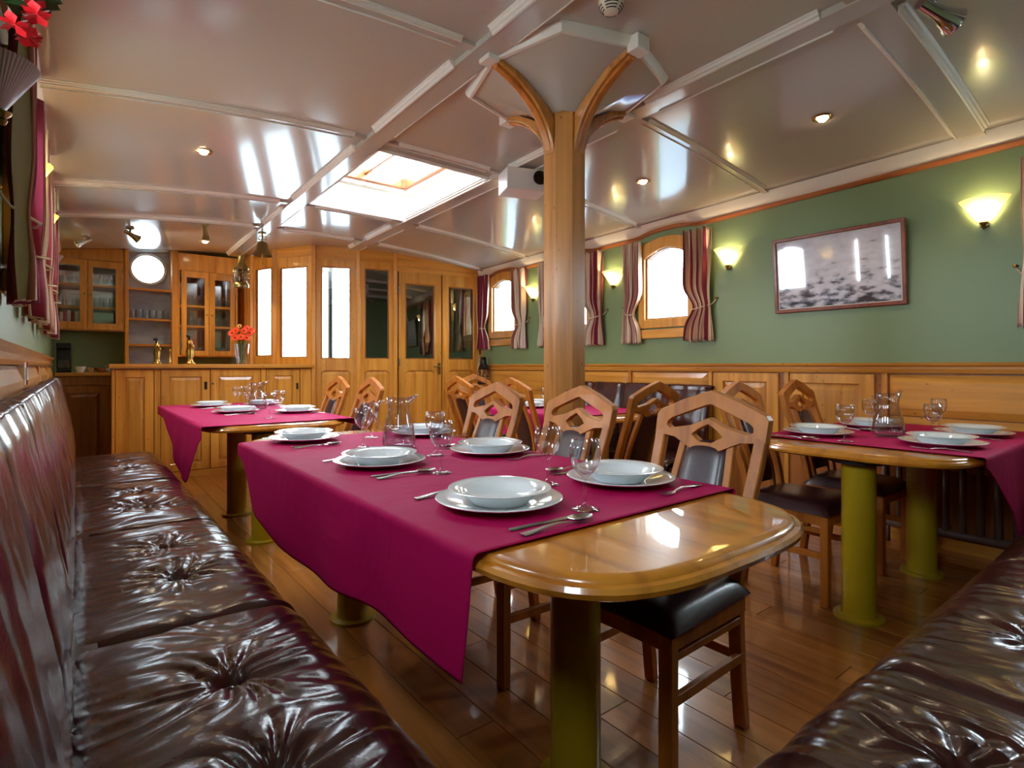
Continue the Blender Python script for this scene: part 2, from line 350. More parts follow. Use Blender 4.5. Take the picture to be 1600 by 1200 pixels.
# windows in side walls: frame (arched), pane, sill
def ship_window(n, x, y, rz):
    e = struct(empty('window_%d' % n, (x, y, 0), rz))
    ho = [(-0.30, 1.47), (0.30, 1.47), (0.30, 2.23)]+[(0.30-0.6*i/10, 2.23+0.065*math.sin(PI*i/10)) for i in range(1, 10)]+[(-0.30, 2.23)]
    hi = [(-0.232, 1.55), (0.232, 1.55), (0.232, 2.12)]+[(0.232-0.464*i/10, 2.12+0.075*math.sin(PI*i/10)) for i in range(1, 10)]+[(-0.232, 2.12)]
    MB().plate([ho, hi], -0.03).build('window_frame', 'pine_v', e, bevel=0.003, seg=1)
    hi2 = [(a*0.93, 1.55+(b-1.55)*0.97+0.012) for a, b in hi]; ho2 = [(a*0.998, b) for a, b in hi]
    MB().plate([ho2, hi2], 0.06, lambda a, b, t: (a, t+0.0, b)).build('sash', 'pine_dark', e)
    MB().box(-0.235, 0.235, 0.05, 0.056, 1.535, 2.21).build('pane', 'pane_glass', e)
    MB().box(-0.33, 0.33, -0.035, 0, 1.375, 1.455).build('window_sill', 'pine_x', e, bevel=0.004)
    return e
k = 0
for y in RWIN: k += 1; ship_window(k, XR, y, -PI/2)
for y in LWIN: k += 1; ship_window(k, XL, y, PI/2)

# curtains
def curtain_mesh(seed, wt, sgn):
    random.seed(seed); ph = random.random()*6; nf = 4+seed % 2
    def fn(u, v):
        z = 2.285-0.95*v; tie = math.exp(-((v-0.70)/0.12)**2); low = max(0, (v-0.7)/0.3)
        wdt = wt*(1-0.36*tie-0.06*v+0.10*low); xc = sgn*wt*0.20*tie
        x = xc+(u-0.5)*wdt+0.012*math.sin(9*v+ph)*v
        y = -0.055-0.030*math.sin(2*PI*nf*u+ph+0.8*math.sin(3*v))*(1-0.5*tie)-0.012*math.sin(2*PI*(nf*1.7)*u+2*ph)*(0.4+0.6*v)
        return (x, y, z+0.008*math.sin(2*PI*nf*u))
    return MB().grid(64, 30, fn, uv=True)
def curtain(x, y, rz, seed, sgn, wt, label, group):
    t = thing('curtain', label, 'curtain', (x, y, 0), rz, group)
    o = curtain_mesh(seed, wt, sgn).build('fabric', 'curtain', t, smooth=True)
    o.modifiers.new('t', 'SOLIDIFY').thickness = 0.002
    pts = [(sgn*wt*0.62, -0.004, 1.68), (sgn*wt*0.5, -0.03, 1.64), (sgn*wt*0.2-0.3*wt*sgn*0.2, -0.105, 1.605), (sgn*wt*0.2-sgn*wt*0.30, -0.09, 1.60), (sgn*wt*0.2-sgn*wt*0.36, -0.04, 1.605)]
    MB().tube(pts, 0.005, 6).build('tieback', 'rope', t, smooth=True)
    MB().lathe([(0.0001, 0), (0.012, 0.004), (0.014, 0.012), (0.0001, 0.02)], 10).build('hook', 'brass', t, smooth=True, loc=(sgn*wt*0.62, -0.005, 1.68))
rn = ['window beside the corner sofa', 'first window past the picture', 'window behind the pillar', 'window nearest the glazed doors']
for i, y in enumerate(RWIN):
    curtain(XR, y+0.36, -PI/2, 11+i, -1, 0.23, 'striped burgundy curtain on the far side of right wall %s' % rn[i], 'striped curtains on the right wall')
    curtain(XR, y-0.34, -PI/2, 21+i, 1, 0.26, 'striped burgundy curtain on the near side of right wall %s' % rn[i], 'striped curtains on the right wall')
ln = ['hidden', 'bare', 'first visible', 'second visible', 'last']
for i, y in enumerate(LWIN):
    if i < 2: continue
    curtain(XL, y+0.36, PI/2, 31+i, 1, 0.19, 'striped curtain on the far side of the %s left wall window' % ln[i], 'striped curtains on the left wall')
    curtain(XL, y-0.37, PI/2, 41+i, -1, 0.19, 'striped curtain on the near side of the %s left wall window' % ln[i], 'striped curtains on the left wall')

# wainscot, right wall: rail + bays
def wains(name, x, rz, ybays, z1, mat='pine_v'):
    for (a, b, kind) in ybays:
        c = (a+b)/2; wd = b-a; h = wd/2
        e = MB().box(-h, h, -0.02, 0, 0.0, z1).build('panelling_base', 'pine_dark')
        tn[0] += 1; e.name = 'trim_%d' % tn[0]; struct(e); e.location = (x, c, 0); e.rotation_euler = (0, 0, rz)
        MB().box(-h, -h+0.035, -0.036, -0.02, 0, z1).build('stile', 'pine_v', e, bevel=0.003, seg=1)
        if kind == 'door':
            h2 = h-0.04
            lo = [(-h2+0.035-0.03, 0.5), (h2, 0.5), (h2, z1-0.01), (-h2+0.005, z1-0.01)]; f = 0.09
            li = [(-h2+0.005+f, 0.5+f), (h2-f, 0.5+f), (h2-f, z1-0.01-f*0.75), (-h2+0.005+f, z1-0.01-f*0.75)]
            MB().plate([lo, li], -0.02, lambda p, q, t: (p, t-0.02, q)).build('door_frame', 'pine_v', e, bevel=0.003, seg=1)
            MB().raised(-h2+0.005+f, h2-f, 0.5+f, z1-0.01-f*0.75, -0.022, 0.014, 0.045).build('panel', 'pine_v', e)
        else:
            zz = [0.48, 0.80, z1-0.012]
            MB().raised(-h+0.045, h-0.01, zz[1]+0.004, zz[2], -0.022, 0.016, 0.045).build('panel', 'pine_x', e)
            MB().raised(-h+0.045, h-0.01, zz[0], zz[1]-0.004, -0.022, 0.016, 0.045).build('panel', 'pine_x', e)
        MB().box(-h+0.036, h, -0.03, -0.02, 0.0, 0.07).build('skirting', 'pine_x', e)
wains('w', XR, -PI/2, [(4.5, 5.95, 'board'), (3.49, 4.5, 'board'), (2.63, 3.49, 'board'), (2.0, 2.63, 'door'), (1.36, 2.0, 'door'), (-0.2, 1.36, 'board')], 1.075)
RP = [(0, 1.075), (0.045, 1.075), (0.05, 1.09), (0.03, 1.10), (0.03, 1.115), (0.052, 1.125), (0.056, 1.142), (0, 1.142)]
trim(MB().loft([[(XR-a, y, b) for a, b in RP] for y in (Y0, 6.0)]), 'pine_y', smooth='auto')
wains('w', XL, PI/2, [(a, a+1.1, 'board') for a in (-0.3, 0.8, 1.9, 3.0, 4.1, 5.2)], 1.12)
trim(MB().loft([[(XL+a*0.8, y, b+0.05) for a, b in RP] for y in (Y0, 6.4)]), 'pine_y', smooth='auto')

# ------------------------------------------------------------------ partition with glazed units and doors
PT = [(1.64, 7.75), (1.71, 7.35), (1.86, 6.93), (2.157, 6.45), (2.61, 6.24), (3.04, 6.15), (4.22, 5.98)]
wn = [k]
def unit(kind, n, P, Q, zt, g, lower=True, fr=0.05, z0=0.0, header=None):
    d = Vector((Q[0]-P[0], Q[1]-P[1])); L_ = d.length; th = math.atan2(d.y, d.x)
    e = struct(empty('%s_%d' % (kind, n), (P[0], P[1], 0), th))
    gx0, gx1, gz0, gz1 = g
    lo = [(0.006, z0), (L_-0.006, z0), (L_-0.006, zt), (0.006, zt)]
    hi = [(gx0, gz0), (gx1, gz0), (gx1, gz1), (gx0, gz1)]
    holes = [hi]
    if lower:
        pz0, pz1 = z0+0.16, gz0-0.14
        ar = [(gx0, pz0), (gx1, pz0), (gx1, pz1-0.025), (gx1-0.025, pz1-0.012)]+[(gx1-0.03-(gx1-gx0-0.06)*i/6, pz1) for i in range(7)]+[(gx0+0.025, pz1-0.012), (gx0, pz1-0.025)]
        holes.append(ar)
    MB().plate([lo]+holes, 0.04, lambda a, b, t: (a, t-0.02, b)).build('frame', 'pine_v', e, bevel=0.004, seg=1)
    if lower: MB().raised(gx0-0.005, gx1+0.005, pz0-0.005, pz1+0.005, 0.0, 0.012, 0.045).build('panel', 'pine_v', e)
    MB().plate([[(gx0-0.002, gz0-0.002), (gx1+0.002, gz0-0.002), (gx1+0.002, gz1+0.002), (gx0-0.002, gz1+0.002)], [(gx0+0.014, gz0+0.014), (gx1-0.014, gz0+0.014), (gx1-0.014, gz1-0.014), (gx0+0.014, gz1-0.014)]], 0.028, lambda a, b, t: (a, t-0.014, b)).build('glazing_bead', 'pine_dark', e)
    MB().box(gx0, gx1, -0.003, 0.003, gz0, gz1).build('pane', 'door_glass', e)
    return e
def post(P, zt, wdt=0.045):
    tn[0] += 1
    return struct(MB().box(-wdt/2, wdt/2, -0.04, 0.03, 0, zt).build('trim_%d' % tn[0], 'pine_v', bevel=0.004, seg=1, loc=(P[0], P[1], 0), rz=-0.4))
def header(P, Q, z0, name='x'):
    d = Vector((Q[0]-P[0], Q[1]-P[1])); L_ = d.length; th = math.atan2(d.y, d.x); tn[0] += 1
    top = [(L_-L_*i/8, zc(P[0]+d.x*(1-i/8), P[1]+d.y*(1-i/8))+0.02) for i in range(9)]
    return struct(MB().plate([[(0, z0), (L_, z0)]+top], 0.03, lambda a, b, t: (a, t-0.015, b)).build('trim_%d' % tn[0], 'pine_x', loc=(P[0], P[1], 0), rz=th))
def ln_(a, b): return math.hypot(PT[a][0]-PT[b][0], PT[a][1]-PT[b][1])
# plank infill next to the far wall
d = Vector((PT[1][0]-PT[0][0], PT[1][1]-PT[0][1])); th = math.atan2(d.y, d.x); L_ = d.length
tn[0] += 1; e = struct(empty('trim_%d' % tn[0], (PT[0][0], PT[0][1], 0), th))
for i in range(4): MB().box(L_*i/4+0.002, L_*(i+1)/4-0.002, -0.012, 0.01, 0, 2.6).build('plank', 'pine_v', e, bevel=0.003, seg=1)
L1 = ln_(1, 2); unit('window', k+1, PT[1], PT[2], 2.42, (0.08, L1-0.05, 1.24, 2.30), lower=False); header(PT[1], PT[2], 2.41)
L2 = ln_(2, 3); unit('window', k+2, PT[2], PT[3], 2.40, (0.085, L2-0.08, 1.22, 2.28), lower=False); header(PT[2], PT[3], 2.39)
L3 = ln_(3, 4); unit('window', k+3, PT[3], PT[4], 2.36, (0.085, L3-0.09, 1.205, 2.275)); header(PT[3], PT[4], 2.35)
L4 = ln_(4, 5); unit('window', k+4, PT[4], PT[5], 2.36, (0.07, L4-0.08, 1.205, 2.275)); header(PT[4], PT[5], 2.35)
for i in (1, 2, 3, 4, 5): post(PT[i], zc(*PT[i])+0.01)
L5 = ln_(5, 6); d = Vector((PT[6][0]-PT[5][0], PT[6][1]-PT[5][1])).normalized()
A = Vector(PT[5])+d*0.03; B = A+d*0.57; C_ = B+d*0.535
hinge = lambda e, x, z: MB().box(x, x+0.02, -0.03, -0.02, z, z+0.09).build('hinge', 'steel', e)
d1 = unit('door', 1, A, B, 2.275, (0.09, 0.47, 1.205, 2.13)); d2 = unit('door', 2, B, C_, 2.275, (0.09, 0.44, 1.205, 2.13))
for z in (0.3, 1.12, 2.0): hinge(d1, 0.0, z); hinge(d2, 0.515, z)
MB().box(0.515, 0.545, -0.028, -0.02, 1.02, 1.16).tube([(0.53, -0.03, 1.11), (0.53, -0.06, 1.11), (0.44, -0.06, 1.115)], 0.008, 8).build('handle', 'old_brass', d1, smooth='auto')
tn[0] += 1; struct(MB().box(0.575, 0.59, -0.03, 0.03, 0, 2.28).box(1.13, 1.21, -0.02, 0.02, 0, 2.4).build('trim_%d' % tn[0], 'pine_v', loc=(A.x, A.y, 0), rz=math.atan2(d.y, d.x)))
header((A.x-0.03, A.y), PT[6], 2.268)
# room beyond the doors (unlit)
struct(MB().add([(2.64, 6.27, 0), (4.4, 6.27, 0), (4.4, 7.3, 0), (3.08, 7.3, 0), (2.64, 6.27, 2.6), (4.4, 6.27, 2.6), (4.4, 7.3, 2.6), (3.08, 7.3, 2.6)], [(3, 2, 6, 7), (0, 3, 7, 4), (1, 5, 6, 2), (4, 7, 6, 5), (0, 1, 2, 3)]).build('wall_beyond_doors', 'dark_room'))
# mast post outside, seen through the glazing
tag(MB().cyl(0.035, -0.8, 2.6, 12).build('mooring_post', 'black', loc=(2.95, 8.1, 0)), 'thin dark upright post outside the tall glazed panel', 'post')

# ------------------------------------------------------------------ skylight
e = struct(empty('window_%d' % (k+5), (0, 0, 0)))
zt = 2.78
mb = MB()
for (a, b) in (((SX0, SY0), (SX1, SY0)), ((SX1, SY0), (SX1, SY1)), ((SX1, SY1), (SX0, SY1)), ((SX0, SY1), (SX0, SY0))):
    dx, dy = (b[1]-a[1]), -(b[0]-a[0]); q = math.hypot(dx, dy); dx *= 0.02/q; dy *= 0.02/q
    mb.add([(a[0], a[1], zc(*a)-0.012), (b[0], b[1], zc(*b)-0.012), (b[0], b[1], zt), (a[0], a[1], zt), (a[0]+dx, a[1]+dy, zc(*a)-0.012), (b[0]+dx, b[1]+dy, zc(*b)-0.012), (b[0]+dx, b[1]+dy, zt), (a[0]+dx, a[1]+dy, zt)],
           [(0, 1, 2, 3), (5, 4, 7, 6), (0, 4, 5, 1), (3, 2, 6, 7), (0, 3, 7, 4), (1, 5, 6, 2)])
mb.build('shaft', 'white_paint', e)
MB().plate([[(SX0-0.02, SY0-0.02), (SX1+0.02, SY0-0.02), (SX1+0.02, SY1+0.02), (SX0-0.02, SY1+0.02)], [(SX0+0.05, SY0+0.05), (SX1-0.05, SY0+0.05), (SX1-0.05, SY1-0.05), (SX0+0.05, SY1-0.05)]], 0.035, lambda a, b, t: (a, b, zt+t)).build('ledge', 'white_paint', e)
x0, x1, y0, y1 = SX0+0.04, SX1-0.04, SY0+0.04, SY1-0.04
MB().plate([[(x0, y0), (x1, y0), (x1, y1), (x0, y1)], [(x0+0.045, y0+0.045), (x1-0.045, y0+0.045), (x1-0.045, y1-0.045), (x0+0.045, y1-0.045)]], 0.10, lambda a, b, t: (a, b, zt+0.035+t)).build('hatch_frame', 'trim_wood', e, bevel=0.004, seg=1)
MB().box(x0+0.02, x1-0.02, y0+0.02, y1-0.02, zt+0.125, zt+0.132).build('pane', 'pane_glass', e)
MB().box((x0+x1)/2-0.015, (x0+x1)/2+0.015, y0+0.04, y1-0.04, zt+0.09, zt+0.12).build('glazing_bar', 'trim_wood', e)

# ------------------------------------------------------------------ pillar with curved brackets and faceted canopy
px, py = 2.02, 2.12
pil = thing('pillar', 'varnished wooden eight-sided pillar with four curved brackets under the ceiling', 'pillar', (px, py, 0))
h, c = 0.105, 0.06
oc = [(-h, -h+c), (-h+c, -h), (h-c, -h), (h, -h+c), (h, h-c), (h-c, h), (-h+c, h), (-h, h-c)]
MB().loft([[(a, b, 0) for a, b in oc], [(a, b, 2.50) for a, b in oc]]).build('post', 'pillar_wood', pil)
def bez(p0, p1, p2, p3, n): return [tuple((1-t)**3*a+3*(1-t)**2*t*b+3*(1-t)*t*t*c_+t**3*d_ for a, b, c_, d_ in zip(p0, p1, p2, p3)) for t in [i/n for i in range(n+1)]]
ztop = zc(px, py)
lowc = bez((h, 2.21), (h+0.02, 2.36), (h+0.15, 2.50), (0.455, ztop-0.055), 14)
upc = bez((h, 2.40), (h+0.06, 2.46), (h+0.2, 2.54), (0.455, ztop-0.012), 14)
for i in range(4):
    a = i*PI/2
    o = MB().plate([lowc+upc[::-1]], 0.07, lambda p, q, t: (p, t-0.035, q)).build('bracket', 'pillar_wood', pil, bevel=0.008, seg=2); o.rotation_euler = (0, 0, a)
    lc2 = [(p+0.0, q-0.016) for p, q in lowc[1:]]; b2 = MB().plate([[(p, q+0.014) for p, q in lowc[1:]]+lc2[::-1]], 0.034, lambda p, q, t: (p, t-0.017, q)).build('rib', 'chair_wood', o, bevel=0.004, seg=1)
    MB().box(0.455, 0.52, -0.042, 0.042, ztop-0.06, ztop+0.01).build('end_block', 'moulding_paint', pil, bevel=0.004).rotation_euler = (0, 0, a)
ring = []
for i in range(8):
    a = i*PI/4; rr = 0.46 if i % 2 == 0 else 0.50
    ring.append((rr*math.cos(a), rr*math.sin(a)))
mb = MB(); vs = []
for i in range(8):
    a = i*PI/4; X, Y = ring[i]
    for (f_, z_) in ((0.14, 2.41), (0.35, 2.475), (0.62, 2.535), (1.0, 2.575)):
        vs.append((X*f_+(0.06*math.cos(a))*(1-f_), Y*f_+(0.06*math.sin(a))*(1-f_), min(z_, zc(px+X, py+Y)-0.012) if f_ == 1 else z_))
fs = [(i*4+j, ((i+1) % 8)*4+j, ((i+1) % 8)*4+j+1, i*4+j+1) for i in range(8) for j in range(3)]
canp = mb.add(vs, fs).build('canopy', 'ceiling_paint', pil, smooth='auto'); canp['label'] = 'pale faceted ceiling canopy around the pillar head'
mb = MB(); secs = []
for i in range(9):
    X, Y = ring[i % 8]; z_ = zc(px+X, py+Y); q = math.hypot(X, Y); ux, uy = X/q, Y/q
    secs.append([(X, Y, z_+0.005), (X+ux*0.035, Y+uy*0.035, z_+0.005), (X+ux*0.03, Y+uy*0.03, z_-0.02), (X+ux*0.012, Y+uy*0.012, z_-0.04), (X-ux*0.005, Y-uy*0.005, z_-0.042)])
mb.loft(secs, False).build('canopy_moulding', 'moulding_paint', pil, smooth='auto')

# ------------------------------------------------------------------ leather sofas
def cushion(L_, nL, nP, seed, buttons, D=0.5):
    def prof(p):
        s_ = p*(D+0.10)
        rc = 0.09
        if s_ < D-rc: return s_, 0.0, 0, 1
        a = min((s_-(D-rc))/rc, PI/2)
        x = D-rc+rc*math.sin(a); z = -rc+rc*math.cos(a); ex = max(0, s_-(D-rc)-rc*PI/2)
        return x, z-ex, math.sin(a), math.cos(a)
    def fn(u, v):
        l = u*L_; x, z, nx, nz = prof(v)
        e = min(l, L_-l); q = min(1, e/0.04); puff = 0.022*math.sqrt(max(0, 1-(1-q)**2))+0.02*math.sin(PI*min(1, x/D))*math.sin(PI*u)
        if x < 0.06: puff -= 0.03*(1-x/0.06)**2
        h_ = puff
        for bx, bl in buttons:
            dx, dl = x-bx, (l-bl); r = math.hypot(dx, dl); th = math.atan2(dl, dx)
            h_ -= 0.032*math.exp(-(r/0.028)**2)+0.013*math.exp(-(r/0.10)**2)
            wv = noise.noise(Vector((th*1.3+seed, r*6, bl)))
            h_ += 0.010*(abs(math.sin(6.5*th+3*wv+seed))-0.6)*math.exp(-((r-0.07)/0.09)**2)*(1 if r > 0.02 else r/0.02)
        n1 = noise.noise(Vector((x*5+seed, l*16+2*noise.noise(Vector((x*4, l*3, seed))), seed*1.7)))
        n2 = noise.noise(Vector((x*9, l*38, seed*3.1)))
        h_ += 0.0036*(1-abs(n1)*3)*(0.4+0.6*min(1, x/0.3))+0.0016*n2
        return (x+nx*h_, l, z+nz*h_)
    return MB().grid(nL, nP, fn)
def backc(L_, nL, nP, seed, H=0.62):
    pr = [(-0.035, 0.0), (-0.025, 0.08), (-0.035, 0.2), (-0.06, 0.34), (-0.085, 0.46), (-0.10, 0.54), (-0.115, 0.58), (-0.14, 0.59), (-0.155, 0.57), (-0.16, 0.5), (-0.16, 0.3)]
    def fn(u, v):
        t = v*(len(pr)-1); i = min(int(t), len(pr)-2); f_ = t-i; f_ = f_*f_*(3-2*f_)*0.3+f_*0.7
        x = pr[i][0]+(pr[i+1][0]-pr[i][0])*f_; z = pr[i][1]+(pr[i+1][1]-pr[i][1])*f_
        l = u*L_; e = min(l, L_-l); q = min(1, e/0.06); fr_ = 1 if v < 0.7 else max(0, 1-(v-0.7)/0.2)
        a = 0.03*math.sqrt(max(0, 1-(1-q)**2))*fr_-0.012
        mid = math.exp(-((l-L_/2)/0.03)**2)*0.014*fr_
        n1 = noise.noise(Vector((l*11+seed, z*3, seed))); a += 0.0035*(1-abs(n1)*3)*fr_-mid+0.002*noise.noise(Vector((l*30, z*20, seed)))
        return (x+a, l, z+0.35*a)
    return MB().grid(nL, nP, fn)
def sofa(name, label, loc, rz, cuts, start, z=0.43, res=None, depth=0.5, backh=True, cushion_top=0.0):
    t = thing(name, label, 'sofa', loc, rz, None)
    a0, a1 = cuts[0], cuts[-1]
    MB().box(0.04, depth-0.06, a0+0.01, a1-0.01, 0.06, z-0.04).box(-0.16, 0.04, a0+0.01, a1-0.01, 0.06, z+0.02).build('base', 'leather', t)
    MB().box(0.06, depth-0.1, a0+0.05, a1-0.05, 0, 0.06).build('plinth', 'black', t)
    for i, (a, b) in enumerate(zip(cuts, cuts[1:])):
        L_ = b-a; nl, np_ = res(i) if res else (60, 36)
        bt = [(0.295, L_/2-0.18), (0.295, L_/2+0.18)] if L_ > 0.7 else [(0.295, L_/2)]
        o = cushion(L_, nl, np_, start+i, bt, depth+0.04).build('seat_cushion', 'leather', t, smooth=True, loc=(-0.04, a, z))
        for bx, bl in bt:
            MB().lathe([(0.0001, 0.008), (0.008, 0.007), (0.014, 0.003), (0.015, 0)], 12).build('button', 'leather', o, smooth=True, loc=(bx, bl, 0.004))
        o = backc(L_, nl, 44, start+50+i).build('back_cushion', 'leather', t, smooth=True, loc=(0, a, z+0.02))
        if i: MB().tube([(-0.03, 0, 0.0), (-0.027, 0, 0.1), (-0.045, 0, 0.24), (-0.08, 0, 0.42), (-0.105, 0, 0.54), (-0.145, 0, 0.585)], 0.005, 6).build('piping', 'black', o, smooth=True)
    return t
sofa('sofa', 'long burgundy leather bench sofa with buttoned seat along the left wall', (0, 0, 0), 0, [0.52, 0.56, 1.66, 2.76, 3.86, 5.2][1:], 3, res=lambda i: [(190, 120), (150, 90), (90, 50), (70, 40)][i])
s2 = sofa('sofa', 'burgundy leather bench sofa across the foreground at lower right', (0, 0.0, 0), -PI/2, [-3.6, -2.54, -1.44, -0.5], 14, res=lambda i: [(70, 50), (120, 90), (190, 120)][i])
s2.rotation_euler = (0, 0, 0)
# rotate: local +x (front) -> +Y, local y -> -X  (cuts given as negative X)
s2.rotation_euler = (0, 0, PI/2)
corner = thing('sofa', 'square leather corner seat joining the two bench sofas', 'sofa', (0, 0, 0))
MB().box(0.0, 0.42, 0.0, 0.54, 0.06, 0.40).build('base', 'leather', corner)
cushion(0.54, 60, 50, 71, [], 0.44).build('seat_cushion', 'leather', corner, smooth=True, loc=(0, 0.01, 0.43))
backc(0.68, 60, 44, 72).build('back_cushion', 'leather', corner, smooth=True, loc=(0, -0.13, 0.45))
backc(0.50, 40, 30, 73).build('back_cushion', 'leather', corner, smooth=True, loc=(0.5, 0, 0.45), rz=PI/2)
s3 = sofa('sofa', 'dark leather bench sofa against right wall below the windows', (XR-0.2, 0, 0), PI, [-4.3, -3.5, -2.57], 30, z=0.40, res=lambda i: (50, 30))
s3.scale = (1, 1, 0.95)

# ------------------------------------------------------------------ tables
def top_outline(x0, x1, y0, y1, n=3.4, m=56):
    cx, cy, a, b = (x0+x1)/2, (y0+y1)/2, (x1-x0)/2, (y1-y0)/2; s_ = min(a, b); pts = []
    for i in range(m):
        t = 2*PI*i/m; c_, sn = math.cos(t), math.sin(t)
        ux = math.copysign(abs(c_)**(2/n), c_); uy = math.copysign(abs(sn)**(2/n), sn)
        if a > b: pts.append((cx+math.copysign(a-s_, c_ if abs(c_) > 1e-9 else 1)+s_*ux, cy+b*uy))
        else: pts.append((cx+a*ux, cy+math.copysign(b-s_, sn if abs(sn) > 1e-9 else 1)+s_*uy))
    return pts, (cx, cy)
def table(label, x0, x1, y0, y1, pil_, mat, n=3.4):
    pts, (cx, cy) = top_outline(x0, x1, y0, y1, n)
    t = thing('dining_table', label, 'table', (cx, cy, 0))
    nr = []
    m_ = len(pts)
    for i in range(m_):
        a, b = Vector(pts[i-1]), Vector(pts[(i+1) % m_]); d_ = (b-a).normalized(); nr.append(Vector((-d_.y, d_.x)))
    prof = [(0.05, 0.710), (0.012, 0.711), (0.002, 0.717), (0.0, 0.727), (0.006, 0.736), (0.018, 0.738), (0.020, 0.743), (0.028, 0.749), (0.045, 0.75)]
    MB().loft([[(pts[i][0]+nr[i].x*ins-cx, pts[i][1]+nr[i].y*ins-cy, z) for i in range(m_)] for ins, z in prof]).build('tabletop', mat, t, smooth='auto')
    for X, Y in pil_:
        o = MB().lathe([(0.0001, 0.0), (0.1, 0.0), (0.1, 0.012), (0.072, 0.016), (0.068, 0.03), (0.0675, 0.702), (0.0001, 0.702)], 28).build('leg', 'yellow_paint', t, smooth='auto', loc=(X-cx, Y-cy, 0))
        MB().lathe([(0.0001, 0.694), (0.12, 0.694), (0.12, 0.711), (0.0001, 0.711)], 20).build('mounting_plate', 'black', o, smooth='auto')
    return t
T1N = 'large glossy wooden dining table nearest the camera on yellow column legs'
table(T1N, 0.61, 1.53, 0.575, 3.10, [(1.06, 1.07), (0.97, 2.38)], 'top_wood')
table('glossy wooden dining table by the bar', 0.60, 1.52, 3.64, 5.95, [(0.945, 3.79), (0.955, 4.585)], 'top_wood')
table('glossy wooden dining table under the framed picture', 2.60, 4.10, 0.575, 1.49, [(2.745, 0.985), (3.6, 0.985)], 'top_wood_x')
table('glossy wooden dining table behind the pillar and chairs', 2.80, 3.70, 2.62, 4.12, [(3.25, 3.0), (3.25, 3.8)], 'top_wood')

def cloth(label, x0, x1, y0, y1, over, Z=0.7545, thick=True, nx=90, ny=120, seed=0, group=None):
    """over: dict side -> fn(t along edge in metres)->drop. sides 'L','R' (x edges) or 'N' (near y edge), 'F'"""
    cx, cy = (x0+x1)/2, (y0+y1)/2
    RR = 0.012
    def fold(e):                # excess length over the edge -> (outward, down)
        if e <= 0: return 0, 0
        if e < RR*PI/2: a = e/RR; return RR*math.sin(a), RR*(1-math.cos(a))
        return RR, RR+(e-RR*PI/2)
    def fn(u, v):
        # table-flat param; u in x, v in y; side strips take fixed share of the grid
        gx = u; gy = v
        def axis(g, a, b, lo, hi, other):
            sl, sh = (0.28 if lo else 0), (0.28 if hi else 0)
            if g < sl: return a, (sl-g)/sl*lo(other), -1
            if g > 1-sh: return b, (g-1+sh)/sh*hi(other), 1
            return a+(b-a)*(g-sl)/(1-sl-sh), 0, 0
        yy = y0+(y1-y0)*min(1, max(0, gy)); xx = x0+(x1-x0)*gx
        px_, ex, sx_ = axis(gx, x0, x1, over.get('L'), over.get('R'), yy)
        py_, ey, sy_ = axis(gy, y0, y1, over.get('N'), over.get('F'), xx if not ex else px_)
        ox, dx = fold(ex); oy, dy = fold(ey); z = Z
        nzz = noise.noise(Vector((px_*2.3+seed, py_*2.3, 0)))
        z += 0.0012*(1+nzz)
        X = px_+sx_*ox; Y = py_+sy_*oy
        if ex or ey:
            dr = max(dx, dy); z -= dr
            k_ = min(1, dr/0.25)
            if ex: X += sx_*(0.009*k_*(1+math.sin(py_*9+seed+1.2*math.sin(py_*4)))+0.01*k_*nzz+0.008*k_*k_); Y += 0.015*k_*math.sin(py_*7+seed)
            if ey: Y += sy_*(0.012*k_*(1+math.sin(px_*9+seed))+0.01*k_*nzz+0.008*k_*k_); X += 0.015*k_*math.sin(px_*7)
        return (X-cx, Y-cy, z)
    o = MB().grid(nx, ny, fn).build('tablecloth', 'cloth', smooth=True, loc=(cx, cy, 0))
    tag(o, label, 'tablecloth', 'magenta tablecloths')
    sm_ = o.modifiers.new('t', 'SOLIDIFY'); sm_.thickness = 0.0018; sm_.offset = 1
    return o
def smooth01(a, b, t): t = max(0, min(1, (t-a)/(b-a))); return t*t*(3-2*t)
cloth('magenta cloth on the nearest table, hanging over its sofa side', 0.614, 1.530, 0.885, 2.86,
      {'L': lambda y: (0.245+0.06*math.exp(-((y-1.9)/0.5)**2))*(1-0.75*smooth01(2.45, 2.86, y)), 'R': lambda y: 0.12}, nx=120, ny=160)
cloth('magenta cloth on the table by the bar with a pointed drop', 0.597, 1.522, 3.73, 5.97,
      {'L': lambda y: 0.08+0.33*(smooth01(3.7, 4.2, y)*smooth01(5.6, 4.3, y)), 'R': lambda y: 0.05}, seed=3, nx=90, ny=110)
cloth('magenta cloth on the table under the framed picture', 2.83, 4.11, 0.572, 1.493,
      {'N': lambda x: 0.04+0.42*smooth01(2.78, 3.4, x)-0.2*smooth01(3.45, 4.1, x), 'F': lambda x: 0.05}, seed=5, nx=110, ny=90)
cloth('magenta cloth on the table behind the pillar and chairs', 2.797, 3.703, 2.84, 4.1,
      {'L': lambda y: 0.2, 'R': lambda y: 0.1}, seed=8, nx=70, ny=60)

